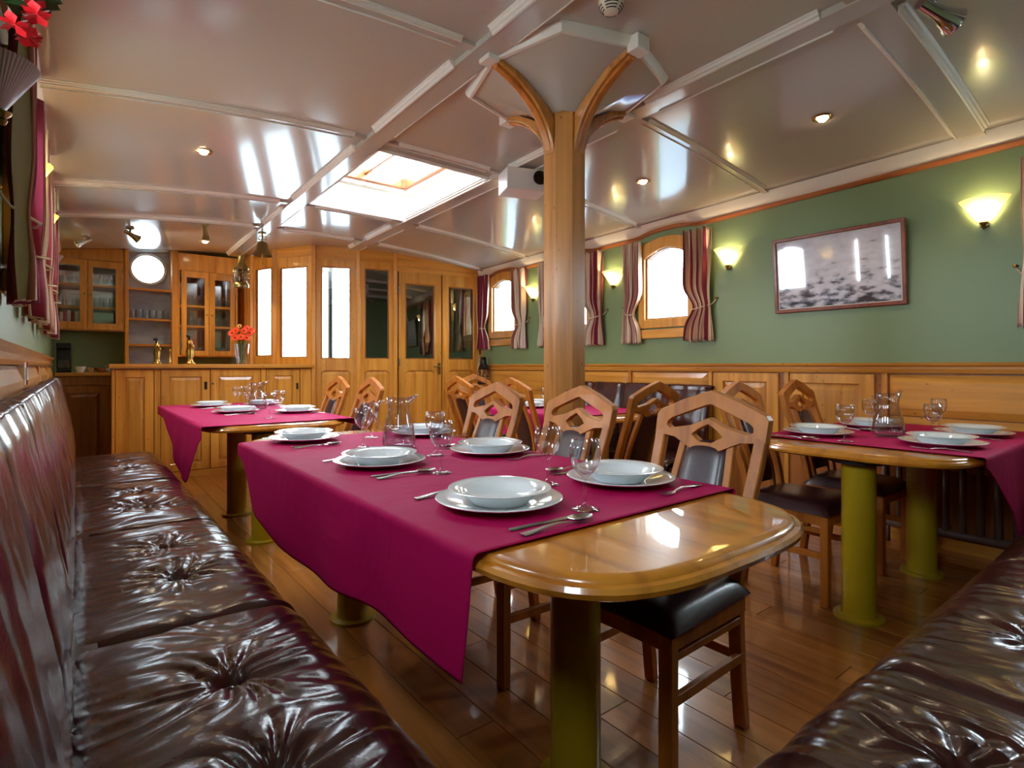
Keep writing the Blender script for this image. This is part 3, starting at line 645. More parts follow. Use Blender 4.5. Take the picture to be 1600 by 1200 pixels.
# ------------------------------------------------------------------ chairs
def back_y(z):
    if z < 0.45: return 0.19+0.035*(1-z/0.45)**2
    t = (z-0.45)/0.6; return 0.19+0.165*t-0.012*math.sin(2*PI*t)
def stile_x(z): return 0.168+0.022*max(0, (z-0.45))/0.5
def make_chair(label):
    t = thing('dining_chair', label, 'chair', (0, 0, 0), 0, 'leather dining chairs')
    mb = MB()
    def seatf(u, v):
        a, b = (u-0.5)*2, (v-0.5)*2
        w_ = 0.215-0.012*v; X = w_*a; Y = 0.215*b
        r = max(abs(a), abs(b)); q = (1-abs(a)**5)*(1-abs(b)**5); return (X, Y, 0.425+0.062*max(0, q)**0.4)
    mb.grid(22, 22, seatf); mb.add([(-0.215, -0.215, 0.425), (0.215, -0.215, 0.425), (0.203, 0.215, 0.425), (-0.203, 0.215, 0.425)], [(0, 3, 2, 1)])
    mb.build('seat', 'chair_leather', t, smooth=True)
    MB().box(-0.185, 0.185, -0.205, -0.183, 0.375, 0.426).box(-0.175, 0.175, 0.178, 0.198, 0.375, 0.426).box(-0.2, -0.178, -0.19, 0.19, 0.375, 0.426).box(0.178, 0.2, -0.19, 0.19, 0.375, 0.426).build('seat_frame', 'chair_wood', t, bevel=0.003, seg=1)
    for s_ in (-1, 1):
        MB().bar([(s_*0.185, -0.19, 0), (s_*0.185, -0.19, 0.42)], 0.042, 0.036).build('leg', 'chair_wood', t, bevel=0.004, seg=1)
        zs = [0, 0.15, 0.3, 0.45, 0.53, 0.61, 0.69, 0.77, 0.85, 0.895]
        MB().bar([(s_*stile_x(z), back_y(z), z) for z in zs], 0.040, 0.034).build('leg', 'chair_wood', t, bevel=0.004, seg=1)
        MB().box(s_*0.18-0.008, s_*0.18+0.008, -0.18, 0.18, 0.335, 0.357).build('stretcher', 'chair_wood', t, bevel=0.002, seg=1)
        MB().box(s_*0.18-0.009, s_*0.18+0.009, -0.18, 0.20, 0.215, 0.245).build('stretcher', 'chair_wood', t, bevel=0.002, seg=1)
        zs2 = [0.44, 0.52, 0.6, 0.68, 0.76, 0.84, 0.87]
        MB().bar([(s_*(0.088+0.012*math.sin((z-0.44)/0.42*PI)), back_y(z)-0.0, z) for z in zs2], 0.026, 0.024).build('slat', 'chair_wood', t, bevel=0.003, seg=1)
    MB().box(-0.17, 0.17, 0.19, 0.208, 0.215, 0.245).build('stretcher', 'chair_wood', t, bevel=0.002, seg=1)
    outer = [(-0.207, 0.872), (-0.209, 0.945), (-0.198, 0.960), (-0.1, 1.003), (0, 1.036), (0.1, 1.003), (0.198, 0.960), (0.209, 0.945), (0.207, 0.872), (0.165, 0.870), (0.125, 0.866), (0.06, 0.836), (0, 0.812), (-0.06, 0.836), (-0.125, 0.866), (-0.165, 0.870)]
    h1 = [(-0.163, 0.905), (-0.160, 0.920), (-0.145, 0.932), (0, 0.988), (0.145, 0.932), (0.160, 0.920), (0.163, 0.905), (0.148, 0.896), (0.065, 0.912), (0, 0.941), (-0.065, 0.912), (-0.148, 0.896)]
    h2 = [(-0.058, 0.880), (-0.035, 0.900), (0, 0.919), (0.035, 0.900), (0.058, 0.880), (0.022, 0.858), (-0.022, 0.858)]
    MB().plate([outer, h1, h2], 0.034, lambda a, b, tt: (a, back_y(b)-0.017+tt, b)).build('top_rail', 'chair_wood', t, bevel=0.005, seg=2)
    def pan(sg):
        def fn(u, v):
            z = 0.50+0.365*v-(0.0 if v < 0.85 else 0.03*(2*u-1)**2*(v-0.85)*6); hw = 0.080+0.008*math.sin(v*PI)
            return ((u-0.5)*2*hw, back_y(z)+sg*(0.004+0.018*((1-abs(2*u-1)**4)*(1-abs(2*v-1)**8))**0.5), z)
        return fn
    MB().grid(14, 20, pan(-1)).grid(14, 20, pan(1)).build('back_pad', 'chair_leather', t, smooth=True)
    return t
F_mX, F_pX, F_pY, F_mY = -PI/2, PI/2, PI, 0
CH = [((1.40, 1.075), F_mX+0.03, 'wooden chair with leather pad at the near end of nearest table'),
      ((1.37, 1.71), F_mX-0.05, 'wooden chair with leather pad, middle one at the nearest table'),
      ((1.40, 2.33), F_mX+0.04, 'wooden chair at nearest table, furthest of its three from the camera'),
      ((1.40, 3.93), F_mX, 'wooden chair at the table by the bar, in front of dark glazed panel'),
      ((1.40, 4.58), F_mX+0.03, 'wooden chair at the table by the bar, the one closer to the bar'),
      ((2.92, 1.31), F_mY, 'wooden chair behind table under the picture, partly hidden by nearest chair'),
      ((3.58, 1.30), F_mY, 'wooden chair behind the table under the picture, closer to right wall'),
      ((2.90, 3.25), F_pX, 'wooden chair seen from behind just left of the pillar'),
      ((2.90, 4.0), F_pX, 'wooden chair seen from behind in front of the glazed door'),
      ((2.55, 2.28), F_pY, 'wooden chair with dark back turned to camera right of the pillar'),
      ((3.30, 4.5), F_mY, 'furthest wooden chair, mostly hidden near the right-hand glazed door')]
ch0 = make_chair(CH[0][2])
for i, ((x, y), rz, lb) in enumerate(CH):
    if i == 0: ch0.location = (x, y, 0); ch0.rotation_euler = (0, 0, rz)
    else: dup(ch0, (x, y, 0), rz, lb)

# ------------------------------------------------------------------ tableware
TZ = 0.7588
protos = {}
def plate_pair():
    p = [(0.0001, 0.004), (0.09, 0.003), (0.095, 0.0), (0.1, 0.003), (0.135, 0.012), (0.163, 0.019), (0.166, 0.022), (0.163, 0.0235), (0.134, 0.018), (0.1, 0.009), (0.09, 0.007), (0.0001, 0.007)]
    q = [(0.0001, 0.003), (0.07, 0.003), (0.074, 0.0), (0.078, 0.003), (0.098, 0.022), (0.104, 0.030), (0.13, 0.037), (0.1345, 0.0395), (0.13, 0.041), (0.103, 0.0345), (0.094, 0.027), (0.08, 0.012), (0.06, 0.008), (0.0001, 0.008)]
    a = MB().lathe(p, 48).build('dinner_plate', 'china', smooth='auto'); b = MB().lathe(q, 48).build('soup_plate', 'china', smooth='auto'); return a, b
def wine_glass():
    q = [(0.0001, 0.0), (0.036, 0.0), (0.037, 0.002), (0.02, 0.006), (0.006, 0.012), (0.0042, 0.03), (0.0042, 0.07), (0.007, 0.082), (0.02, 0.092), (0.033, 0.108), (0.0395, 0.128), (0.0395, 0.15), (0.0365, 0.176), (0.0355, 0.1755), (0.0385, 0.15), (0.0383, 0.128), (0.0318, 0.110), (0.019, 0.095), (0.004, 0.088), (0.0001, 0.088)]
    return MB().lathe(q, 28).build('wine_glass', 'cup_glass', smooth=True)
def jug():
    q = [(0.0001, 0.0), (0.066, 0.0), (0.072, 0.006), (0.074, 0.03), (0.066, 0.09), (0.054, 0.135), (0.047, 0.16), (0.048, 0.19), (0.054, 0.222), (0.0515, 0.222), (0.0455, 0.19), (0.0445, 0.16), (0.0515, 0.135), (0.0635, 0.09), (0.0715, 0.03), (0.069, 0.01), (0.0001, 0.008)]
    def sp(p):
        x, y, z = p; k_ = max(0, (z-0.17)/0.05)
        if x > 0: f_ = math.exp(-(y/0.022)**2); x += 0.03*f_*k_*k_; z += 0.014*f_*k_
        return (x, y, z)
    t = MB().lathe(q, 36, fn=sp).build('jug', 'jug_glass', smooth=True)
    MB().tube([(-0.047, 0, 0.2), (-0.08, 0, 0.205), (-0.1, 0, 0.18), (-0.1, 0, 0.13), (-0.085, 0, 0.09), (-0.066, 0, 0.08)], 0.006, 8).build('handle', 'jug_glass', t, smooth=True)
    MB().lathe([(0.0001, 0.0095), (0.068, 0.0105), (0.0705, 0.03), (0.0625, 0.09), (0.061, 0.098), (0.0001, 0.098)], 28).build('water', 'cup_glass', t, smooth=True)
    return t
def knife():
    pr = [(-0.105, 0.0045), (-0.10, 0.0075), (-0.06, 0.0065), (-0.01, 0.0055), (0.0, 0.007), (0.03, 0.0095), (0.08, 0.010), (0.105, 0.006), (0.115, 0.001)]
    return MB().loft([[(x, -w_, 0.0012), (x, -w_*0.6, 0.0045 if x < 0 else 0.003), (x, w_*0.7, 0.0045 if x < 0 else 0.003), (x, w_, 0.001), (x, 0, 0)] for x, w_ in pr]).build('table_knife', 'steel', smooth='auto')
def handle_secs(mb, x0, x1):
    secs = []
    for i in range(9):
        u = i/8; x = x0+(x1-x0)*u; w_ = 0.0105-0.0070*smooth01(0, 0.8, u); z = 0.0015+0.011*math.sin(u*PI)**1.0*(u)
        secs.append([(x, -w_, z), (x, w_, z), (x, w_*0.8, z+0.0022), (x, -w_*0.8, z+0.0022)])
    mb.loft(secs)
def spoon():
    mb = MB(); handle_secs(mb, -0.11, 0.04)
    def fn(u, v):
        a = 2*PI*u; r = v; return (0.068+0.035*r*math.cos(a)*(1.05 if math.cos(a) > 0 else 1), 0.0215*r*math.sin(a), 0.0015+0.009*r*r)
    mb.grid(24, 6, fn); mb.grid(24, 6, lambda u, v: (fn(u, v)[0], fn(u, v)[1], fn(u, v)[2]+0.0012))
    return mb.build('soup_spoon', 'steel', smooth='auto')
def fork():
    mb = MB(); handle_secs(mb, -0.11, 0.035)
    mb.loft([[(x, -w_, z), (x, w_, z), (x, w_, z+0.002), (x, -w_, z+0.002)] for x, w_, z in ((0.03, 0.0045, 0.002), (0.045, 0.011, 0.001), (0.06, 0.0125, 0.0015))])
    for k_ in range(4):
        y = -0.0105+0.007*k_
        mb.loft([[(x, y-w_, z), (x, y+w_, z), (x, y+w_, z+0.0016), (x, y-w_, z+0.0016)] for x, w_, z in ((0.058, 0.0021, 0.0015), (0.08, 0.0018, 0.003), (0.102, 0.0008, 0.006))])
    return mb.build('dinner_fork', 'steel', smooth='auto')
def place(key, fn, loc, rz, label, cat, group):
    if key not in protos: o = fn(); protos[key] = o; o.location = loc; o.rotation_euler = (0, 0, rz); tag(o, label, cat, group); return o
    o = dup(protos[key], loc, rz, label, group); o['category'] = cat; return o
pp = {}
SETS = [  # x, y, facing (diner looks along), description
    (0.870, 1.16, 0, 'front left setting, nearest table'), (0.878, 1.90, 0, 'middle left setting, nearest table'), (0.872, 2.74, 0, 'back left setting, nearest table'),
    (1.335, 1.150, PI, 'front right setting, nearest table'), (1.355, 1.87, PI, 'middle right setting, nearest table'), (1.44, 2.58, PI, 'back right setting, nearest table'),
    (0.945, 5.52, 0, 'back left setting, table by the bar'), (0.98, 4.72, 0, 'front left setting, table by the bar'), (1.36, 4.45, PI, 'front right setting, table by the bar'), (1.36, 5.45, PI, 'back right setting, table by the bar'),
    (3.08, 1.30, -PI/2, 'far left setting, table under the picture'), (3.11, 0.775, PI/2, 'near left setting, table under the picture'), (3.70, 1.26, -PI/2, 'far right setting, table under the picture'), (3.70, 0.785, PI/2, 'near right setting, table under the picture'),
    (3.12, 3.72, 0, 'back left setting, table behind the pillar'), (3.45, 3.60, PI, 'front right setting, table behind the pillar'), (3.42, 3.94, PI, 'back right setting, table behind the pillar')]
def at(x, y, a, f, s_): return (x+f*math.cos(a)-s_*math.sin(a), y+f*math.sin(a)+s_*math.cos(a))
for i, (x, y, a, ds) in enumerate(SETS):
    if not pp:
        pp['a'], pp['b'] = plate_pair(); A_, B_ = pp['a'], pp['b']
    else: A_, B_ = pp['a'].copy(), pp['b'].copy(); COL.objects.link(A_); COL.objects.link(B_)
    A_.location = (x, y, TZ); B_.location = (x+random.uniform(-.003, .003), y+random.uniform(-.003, .003), TZ+0.0076)
    tag(A_, 'white dinner plate under the soup plate, '+ds, 'plate', 'white dinner plates'); tag(B_, 'deep white soup plate on top, '+ds, 'plate', 'white soup plates')
    if i > 13: continue
    jit = random.uniform(-0.05, 0.05)
    kx = at(x, y, a, -0.02, -0.205); place('knife', knife, (kx[0], kx[1], TZ), a+jit, 'steel table knife, '+ds, 'knife', 'table knives')
    kx = at(x, y, a, -0.015, -0.245); place('spoon', spoon, (kx[0], kx[1], TZ), a+jit+0.04, 'steel soup spoon, '+ds, 'spoon', 'soup spoons')
    kx = at(x, y, a, -0.04, 0.19); place('fork', fork, (kx[0], kx[1], TZ), a+0.12+jit, 'steel dinner fork, '+ds, 'fork', 'dinner forks')
GL = [(1.01, 0.985, 'front left setting, nearest table'), (1.13, 1.26, 'front right setting, nearest table'), (0.97, 1.62, 'middle left setting, nearest table'), (1.14, 1.95, 'middle right setting, nearest table'), (1.0, 2.335, 'back left setting, nearest table'), (1.17, 2.64, 'back right setting, nearest table'),
      (1.05, 4.05, 'front end, table by the bar'), (1.2, 4.36, 'front right setting, table by the bar'), (1.15, 5.5, 'back left setting, table by the bar'), (1.19, 5.28, 'back right setting, table by the bar'),
      (2.90, 1.10, 'far left setting, table under the picture'), (3.31, 0.86, 'near left setting, table under the picture'), (3.50, 1.20, 'far right setting, table under the picture'), (3.88, 0.98, 'near right setting, table under the picture'), (3.28, 3.42, 'right side, table behind the pillar'), (3.12, 3.5, 'left side, table behind the pillar')]
for x, y, ds in GL: place('glass', wine_glass, (x, y, TZ), 0, 'clear stemmed wine glass, '+ds, 'glass', 'wine glasses')
for x, y, rz, ds in ((1.13, 2.25, -0.5, 'nearest table'), (1.20, 5.0, -0.4, 'table by the bar'), (3.28, 1.04, -0.5, 'table under the picture')):
    place('jug', jug, (x, y, TZ), rz, 'clear glass water jug with handle on the '+ds, 'jug', 'water jugs')

# ------------------------------------------------------------------ bar counter
def panel_part(e, x0, x1, z0, z1, name='door', mat='pine_v', f=0.075, y=-0.0, knob=None):
    lo = [(x0, z0), (x1, z0), (x1, z1), (x0, z1)]; li = [(x0+f, z0+f), (x1-f, z0+f), (x1-f, z1-f), (x0+f, z1-f)]
    o = MB().plate([lo, li], -0.018, lambda p, q, t: (p, t+y, q)).build(name, mat, e, bevel=0.003, seg=1)
    MB().raised(x0+f, x1-f, z0+f, z1-f, y-0.003, 0.012, 0.035).build('panel', mat, o)
    return o
BY = 6.45
bar = thing('bar_counter', 'long pine bar counter with raised panels below the worktop', 'counter', (0, BY, 0))
MB().box(0.27, 2.12, 0, 0.45, 0.0, 1.095).build('body', 'pine_dark', bar)
MB().loft([[(x, y, z) for y, z in ((-0.06, 1.10), (-0.065, 1.115), (-0.06, 1.14), (0.5, 1.14), (0.5, 1.10))] for x in (0.24, 2.145)]).build('worktop', 'pine_x', bar, smooth='auto')
MB().box(0.27, 2.12, -0.016, 0, 0.0, 0.06).build('skirting', 'pine_x', bar)
for a, b in ((0.26, 0.285), (0.60, 0.65), (1.58, 1.63), (2.0, 2.12)): MB().box(a, b, -0.02, 0, 0.06, 1.09).build('stile', 'pine_v', bar, bevel=0.003, seg=1)
panel_part(bar, 0.29, 0.595, 0.065, 1.085, 'panel_frame')
o = panel_part(bar, 0.655, 1.085, 0.065, 1.085); MB().box(1.035, 1.06, -0.024, -0.018, 0.88, 0.96).build('finger_pull', 'black', o)
o = panel_part(bar, 1.092, 1.575, 0.065, 1.085); MB().box(1.105, 1.12, -0.024, -0.018, 0.93, 0.945).build('catch', 'black', o)
o = panel_part(bar, 1.635, 1.99, 0.065, 1.085); MB().box(1.955, 1.975, -0.024, -0.018, 0.86, 0.93).build('finger_pull', 'black', o)
# back counter
bc = thing('base_cabinet', 'brown panelled base cabinet left of the bar', 'cabinet', (0, 7.05, 0))
MB().box(XL+0.03, 1.6, 0.02, 0.68, 0, 1.02).build('body', 'pine_dark', bc); MB().box(XL+0.03, 1.62, -0.01, 0.69, 1.02, 1.055).build('worktop', 'pine_x', bc, bevel=0.005)
panel_part(bc, -0.15, 0.26, 0.08, 0.92, mat='pine_dark', y=0.02); MB().box(-0.15, 0.3, 0.0, 0.02, 0.93, 1.015).build('rail', 'pine_dark', bc)
# upper cabinets and open middle bay
UY = 7.45
def up_cab(label, x0, x1, z0, z1, top, doors, shelves):
    e = thing('display_cabinet', label, 'cabinet', (0, UY, 0))
    MB().box(x0, x0+0.02, 0, 0.29, z0, top).box(x1-0.02, x1, 0, 0.29, z0, top).box(x0+0.02, x1-0.02, 0, 0.29, z0, z0+0.02).box(x0+0.02, x1-0.02, 0.27, 0.29, z0+0.02, top).box(x0+0.02, x1-0.02, -0.002, 0.27, z1, top).build('body', 'pine_v', e)
    for (a, b, ga, gb, gz0, gz1) in doors:
        o = MB().plate([[(a, z0+0.01), (b, z0+0.01), (b, z1-0.005), (a, z1-0.005)], [(ga, gz0), (gb, gz0), (gb, gz1), (ga, gz1)]], -0.02).build('door', 'pine_v', e, bevel=0.004, seg=1)
        MB().box(ga, gb, -0.012, -0.009, gz0, gz1).build('pane', 'cabinet_glass', o)
        kx = b-0.025 if a == doors[0][0] else a+0.025
        MB().lathe([(0.0001, 0), (0.006, 0.001), (0.005, 0.012), (0.011, 0.018), (0.008, 0.025), (0.0001, 0.026)], 10, fn=lambda p: (p[0], -p[2], p[1])).build('knob', 'old_brass', o, smooth=True, loc=(kx, -0.02, (gz0+gz1)/2+0.0))
        for hz in (z0+0.1, z1-0.12): MB().box((a if a == doors[0][0] else b-0.008), (a+0.008 if a == doors[0][0] else b), -0.026, -0.02, hz, hz+0.05).build('hinge', 'old_brass', o)
    MB().box(x0+0.02, x1-0.02, 0.262, 0.2695, z0+0.02, z1).build('mirror_back', 'chrome', e)
    for z in shelves: MB().box(x0+0.02, x1-0.02, 0.03, 0.26, z-0.025, z).build('shelf', 'pine_x', e)
    return e
zl = 2.44
up_cab('wall cabinet with two glazed doors above the green splashback', -0.185, 0.42, 1.50, 2.26, 2.40, [(-0.175, 0.093, -0.15, 0.028, 1.59, 2.19), (0.097, 0.40, 0.14, 0.337, 1.58, 2.18)], [1.76, 2.0])
up_cab('tall wall cabinet with two glazed doors right of the porthole', 0.925, 1.56, 1.23, 2.24, 2.44, [(0.96, 1.245, 1.015, 1.2, 1.30, 2.16), (1.25, 1.53, 1.31, 1.476, 1.30, 2.15)], [1.60, 1.84, ])
tn[0] += 1; struct(MB().box(0.42, 0.455, -0.02, 0.3, 1.055, 2.47).box(0.865, 0.925, -0.02, 0.3, 1.055, 2.49).build('trim_%d' % tn[0], 'pine_v', bevel=0.004, seg=1, loc=(0, UY, 0)))
bay = struct(empty('window_%d' % (k+6), (0.66, 7.62, 0)))
ph = [(0.155*math.cos(2*PI*i/36)-0.01, 2.235+0.155*math.sin(2*PI*i/36)) for i in range(36)]
MB().plate([[(-0.21, 1.0), (0.21, 1.0), (0.21, 2.56), (-0.21, 2.56)], ph], 0.02).build('back_panel', 'harbour_print', bay)
MB().plate([[(0.185*math.cos(2*PI*i/36)-0.01, 2.235+0.185*math.sin(2*PI*i/36)) for i in range(36)], ph], -0.02).build('porthole_ring', 'steel', bay, bevel=0.004)
MB().box(-0.18, 0.16, 0.008, 0.012, 2.06, 2.4).build('pane', 'pane_glass', bay)
for z in (2.0, 1.66, 1.37): MB().box(-0.205, 0.205, -0.13, 0.0, z-0.022, z).build('shelf', 'pine_x', bay)
# glassware in the cabinets
def tumbler(): return MB().lathe([(0.0001, 0), (0.028, 0), (0.033, 0.1), (0.0315, 0.1), (0.027, 0.006), (0.0001, 0.006)], 16).build('tumbler', 'cup_glass', smooth='auto')
def goblet(): return MB().lathe([(0.0001, 0), (0.028, 0), (0.005, 0.006), (0.004, 0.05), (0.012, 0.06), (0.03, 0.085), (0.03, 0.12), (0.0285, 0.12), (0.0285, 0.086), (0.01, 0.064), (0.0001, 0.064)], 16).build('goblet', 'cup_glass', smooth=True)
ORD = ['leftmost ', 'second ', 'third ', 'fourth ', 'fifth ', 'sixth ', 'seventh ']
def row(fn, key, xs_, y, z, lab, grp, cat='glass'):
    for i, x in enumerate(xs_): place(key, fn, (x, y, z), 0, ORD[i]+lab, cat, grp)
fr_ = lambda a, b, n: [a+(b-a)*i/(n-1) for i in range(n)]
for (z, xa, xb, nn, key, nm) in ((2.0, -0.14, 0.34, 7, 'goblet', 'top shelf of the left bar cabinet'), (1.76, -0.14, 0.34, 7, 'tumbler', 'middle shelf of the left bar cabinet'), (1.52, 0.12, 0.36, 4, 'tumbler', 'bottom of the left bar cabinet'),
                                 (1.84, 0.98, 1.5, 7, 'goblet', 'top shelf of the tall bar cabinet'), (1.60, 0.98, 1.5, 7, 'tumbler', 'middle shelf of the tall bar cabinet'), (1.25, 0.98, 1.5, 7, 'tumbler', 'bottom shelf of the tall bar cabinet')):
    row(goblet if key == 'goblet' else tumbler, key, fr_(xa, xb, nn), UY+0.08, z+0.001, 'clear %s from the left on the %s' % (key, nm), key+'s on the '+nm)
for i in range(5):
    b_ = MB().box(0, 0.028, 0, 0.14, 0, 0.17+0.01*(i % 3)).build('book', 'book_red' if i % 2 else 'book_white', bevel=0.002, seg=1, loc=(-0.14+0.032*i, UY+0.05, 1.521))
    tag(b_, '%s book standing in the bottom of the left bar cabinet, %s from its left' % ('red' if i % 2 else 'white', ['first', 'second', 'third', 'fourth', 'fifth'][i]), 'book', 'books in the left bar cabinet')
for i, x in enumerate(fr_(0.5, 0.82, 6)):
    o = place('bar_tumbler', tumbler, (x, 7.55, 1.001+0.66), 0, ORD[i]+'clear tumbler from the left on the open shelf under the porthole', 'glass', 'tumblers on the open shelf')
# things on the back counter
for x, r, h_, mt, nm, lb in ((0.03, 0.05, 0.06, 'china', 'bowl', 'small white bowl on back counter below the left wall cabinet'), (0.12, 0.04, 0.05, 'steel', 'metal_bowl', 'small metal bowl on back counter between the white bowl and basket'), (0.2, 0.05, 0.045, 'clay', 'basket', 'small brown basket on back counter beside the stacked plates')):
    tag(MB().lathe([(0.0001, 0), (r*0.5, 0), (r*0.9, h_*0.6), (r, h_), (r*0.93, h_), (r*0.5, 0.01), (0.0001, 0.008)], 20).build(nm, mt, smooth='auto', loc=(x, 7.15, 1.056)), lb, 'bowl')
for i in range(5): tag(MB().lathe([(0.0001, 0.003), (0.05, 0), (0.075, 0.016), (0.074, 0.018), (0.05, 0.006), (0.0001, 0.006)], 24).build('side_plate', 'china', smooth='auto', loc=(0.30, 7.15, 1.056+0.014*i)), 'white side plate, %s in the stack at the left end of the bar' % ['bottom one', 'second from bottom', 'middle one', 'second from top', 'top one'][i], 'plate', 'stack of side plates behind the bar')
cf = thing('coffee_maker', 'dark coffee machine in the shadowed corner left of the bar', 'appliance', (-0.10, 7.2, 1.056))
MB().box(-0.06, 0.06, 0.0, 0.16, 0, 0.03).box(-0.06, 0.06, 0.1, 0.16, 0.03, 0.24).box(-0.06, 0.06, 0, 0.16, 0.24, 0.3).build('body', 'black', cf, bevel=0.008); MB().lathe([(0.0001, 0.032), (0.04, 0.032), (0.05, 0.08), (0.035, 0.13), (0.0001, 0.132)], 16, (0, 0.05, 0)).build('pot', 'jug_glass', cf, smooth=True)
# beer taps and vase on the bar
def tap(x, y, label, hgt, rad, mat):
    t = thing('beer_tap', label, 'tap', (x, y, 1.141), 0)
    MB().lathe([(0.0001, 0), (rad*1.8, 0), (rad*1.8, 0.01), (rad*1.1, 0.02), (rad, 0.05), (rad*1.25, hgt*0.5), (rad*0.8, hgt*0.75), (rad*1.0, hgt*0.8), (rad*0.6, hgt), (0.0001, hgt)], 18).build('column', mat, t, smooth=True)
    MB().tube([(0, 0, hgt*0.78), (0, -0.04, hgt*0.8), (0.02, -0.07, hgt*0.72), (0.02, -0.07, hgt*0.6)], rad*0.4, 8).build('spout', mat, t, smooth=True)
    MB().tube([(0, 0, hgt*0.98), (-0.01, -0.01, hgt*1.1)], rad*0.3, 8).lathe([(0.0001, -0.02), (0.02, -0.012), (0.024, 0), (0.02, 0.012), (0.0001, 0.02)], 14, (-0.012, -0.012, hgt*1.13)).build('handle', 'black', t, smooth=True)
tap(0.64, 6.62, 'brass beer tap with black ball handle, left one on the bar', 0.22, 0.024, 'brass')
tap(0.93, 6.62, 'taller brass beer tap with black ball handle beside the glass cabinet', 0.26, 0.03, 'brass')
tag(MB().lathe([(0.0001, 0), (0.018, 0), (0.012, 0.02), (0.01, 0.13), (0.014, 0.15), (0.0001, 0.152)], 14).build('tap_column', 'brass', smooth=True, loc=(0.75, 6.62, 1.141)), 'slim brass column between the two beer taps on the bar', 'tap')
vz = thing('vase', 'clear glass vase of orange gerberas standing on the bar', 'vase', (1.42, 6.58, 1.141))
MB().lathe([(0.0001, 0), (0.05, 0), (0.052, 0.01), (0.075, 0.22), (0.072, 0.22), (0.049, 0.012), (0.0001, 0.01)], 24).build('vessel', 'jug_glass', vz, smooth='auto')
def gerbera(name, parent_loc, target, label, mat, size=0.045, stemroot=(0, 0, 0.015)):
    t = tag(empty(name, parent_loc), label, 'flower', 'cut flowers in the bar vase'); T = Vector(target); S = Vector(stemroot)
    mid = (T+S)/2+Vector((T.x*-0.2, T.y*-0.2, 0)); MB().tube([S, mid, T], 0.004, 6).build('stem', 'stem', t, smooth=True)
    nrm = Vector((T.x*2.2-0.25, T.y*2.2-0.75, 0.45)).normalized(); q = nrm.to_track_quat('Z', 'Y').to_matrix(); mb = MB(); rng = random.Random(hash(target) & 255)
    for L2 in range(2):
        for i in range(14):
            a = 2*PI*i/14+L2*0.22+rng.uniform(-.05, .05); s_ = size*(1-0.2*L2); ca, sa = math.cos(a), math.sin(a); wv = 0.2
            pts = [(0.012, -0.004), (s_*0.6, -0.009), (s_, 0), (s_*0.6, 0.009), (0.012, 0.004)]
            mb.add([tuple(T+q@Vector((r*ca-t_*sa, r*sa+t_*ca, 0.012*(r/s_)*(1+L2)))) for r, t_ in pts], [(0, 1, 2, 3, 4)])
    mb.build('petals', mat, t); hd_ = MB().lathe([(0.0001, 0.012), (0.009, 0.011), (0.013, 0.005), (0.0001, 0)], 12).build('flower_head', 'petal_heart', t, smooth=True)
    hd_.matrix_local = Matrix.Translation(T) @ q.to_4x4()
G = [(-0.10, -0.03, 0.33), (-0.06, 0.0, 0.36), (-0.02, -0.06, 0.29), (0.035, -0.07, 0.28), (0.02, -0.02, 0.36), (0.075, -0.02, 0.34), (0.10, 0.0, 0.36), (0.06, 0.03, 0.39), (-0.08, -0.06, 0.28)]
gn = ['at the far left edge', 'at the upper left', 'at the lower middle', 'at the lower right', 'in the centre', 'right of centre', 'at the far right edge', 'at the top right', 'at the lower left']
for i, g in enumerate(G): gerbera('gerbera', (1.42, 6.58, 1.141), g, 'orange gerbera %s of the vase bouquet on the bar' % gn[i], 'petal_orange', stemroot=(random.uniform(-.03, .03), random.uniform(-.03, .03), 0.015))
gerbera('yellow_flower', (1.42, 6.58, 1.141), (-0.02, 0.0, 0.41), 'small pale yellow flower at the top of the bar bouquet', 'petal_yellow', 0.025)

# ------------------------------------------------------------------ lanterns, bell, ceiling fittings
def lantern(label, loc, s_=1.0, mat='brass', cage=True, hang=0.1):
    t = thing('lantern', label, 'lantern', loc)
    MB().lathe([(0.0001, 0.0), (0.075*s_, 0), (0.078*s_, 0.03*s_), (0.065*s_, 0.05*s_), (0.0001, 0.05*s_)], 24).build('base', mat, t, smooth='auto')
    MB().lathe([(0.055*s_, 0.05*s_), (0.066*s_, 0.10*s_), (0.066*s_, 0.15*s_), (0.055*s_, 0.2*s_)], 24).build('glass', 'jug_glass', t, smooth=True)
    MB().lathe([(0.07*s_, 0.19*s_), (0.075*s_, 0.205*s_), (0.05*s_, 0.24*s_), (0.035*s_, 0.27*s_), (0.03*s_, 0.33*s_), (0.036*s_, 0.34*s_), (0.0001, 0.35*s_)], 24).build('cap', mat, t, smooth='auto')
    mb = MB()
    for i in range(8):
        a = 2*PI*i/8; c_, s2_ = math.cos(a)*s_, math.sin(a)*s_; mb.tube([(0.07*c_, 0.07*s2_, 0.04*s_), (0.078*c_, 0.078*s2_, 0.12*s_), (0.07*c_, 0.07*s2_, 0.2*s_)], 0.0035*s_, 6)
    for z in (0.1, 0.15): mb.tube([(0.077*s_*math.cos(2*PI*i/24), 0.077*s_*math.sin(2*PI*i/24), z*s_) for i in range(25)], 0.003*s_, 6)
    mb.build('cage', mat, t, smooth=True)
    if hang: MB().tube([(0, 0, 0.34*s_)]+[(0.02*math.sin(i*0.9)*0.3, 0, 0.35*s_+hang*i/6) for i in range(7)], 0.004, 6).build('chain', mat, t, smooth=True)
    return t
zz = zc(1.45, 6.75)
lantern('brass caged ship lantern hanging above the vase', (1.45, 6.75, 2.0), 1.05, 'old_brass', hang=max(0.02, zz-0.03-2.0-0.37))
bl = thing('bell', 'brass ship bell hanging from the ceiling beam left of glazed panels', 'bell', (1.50, 6.05, 2.25))
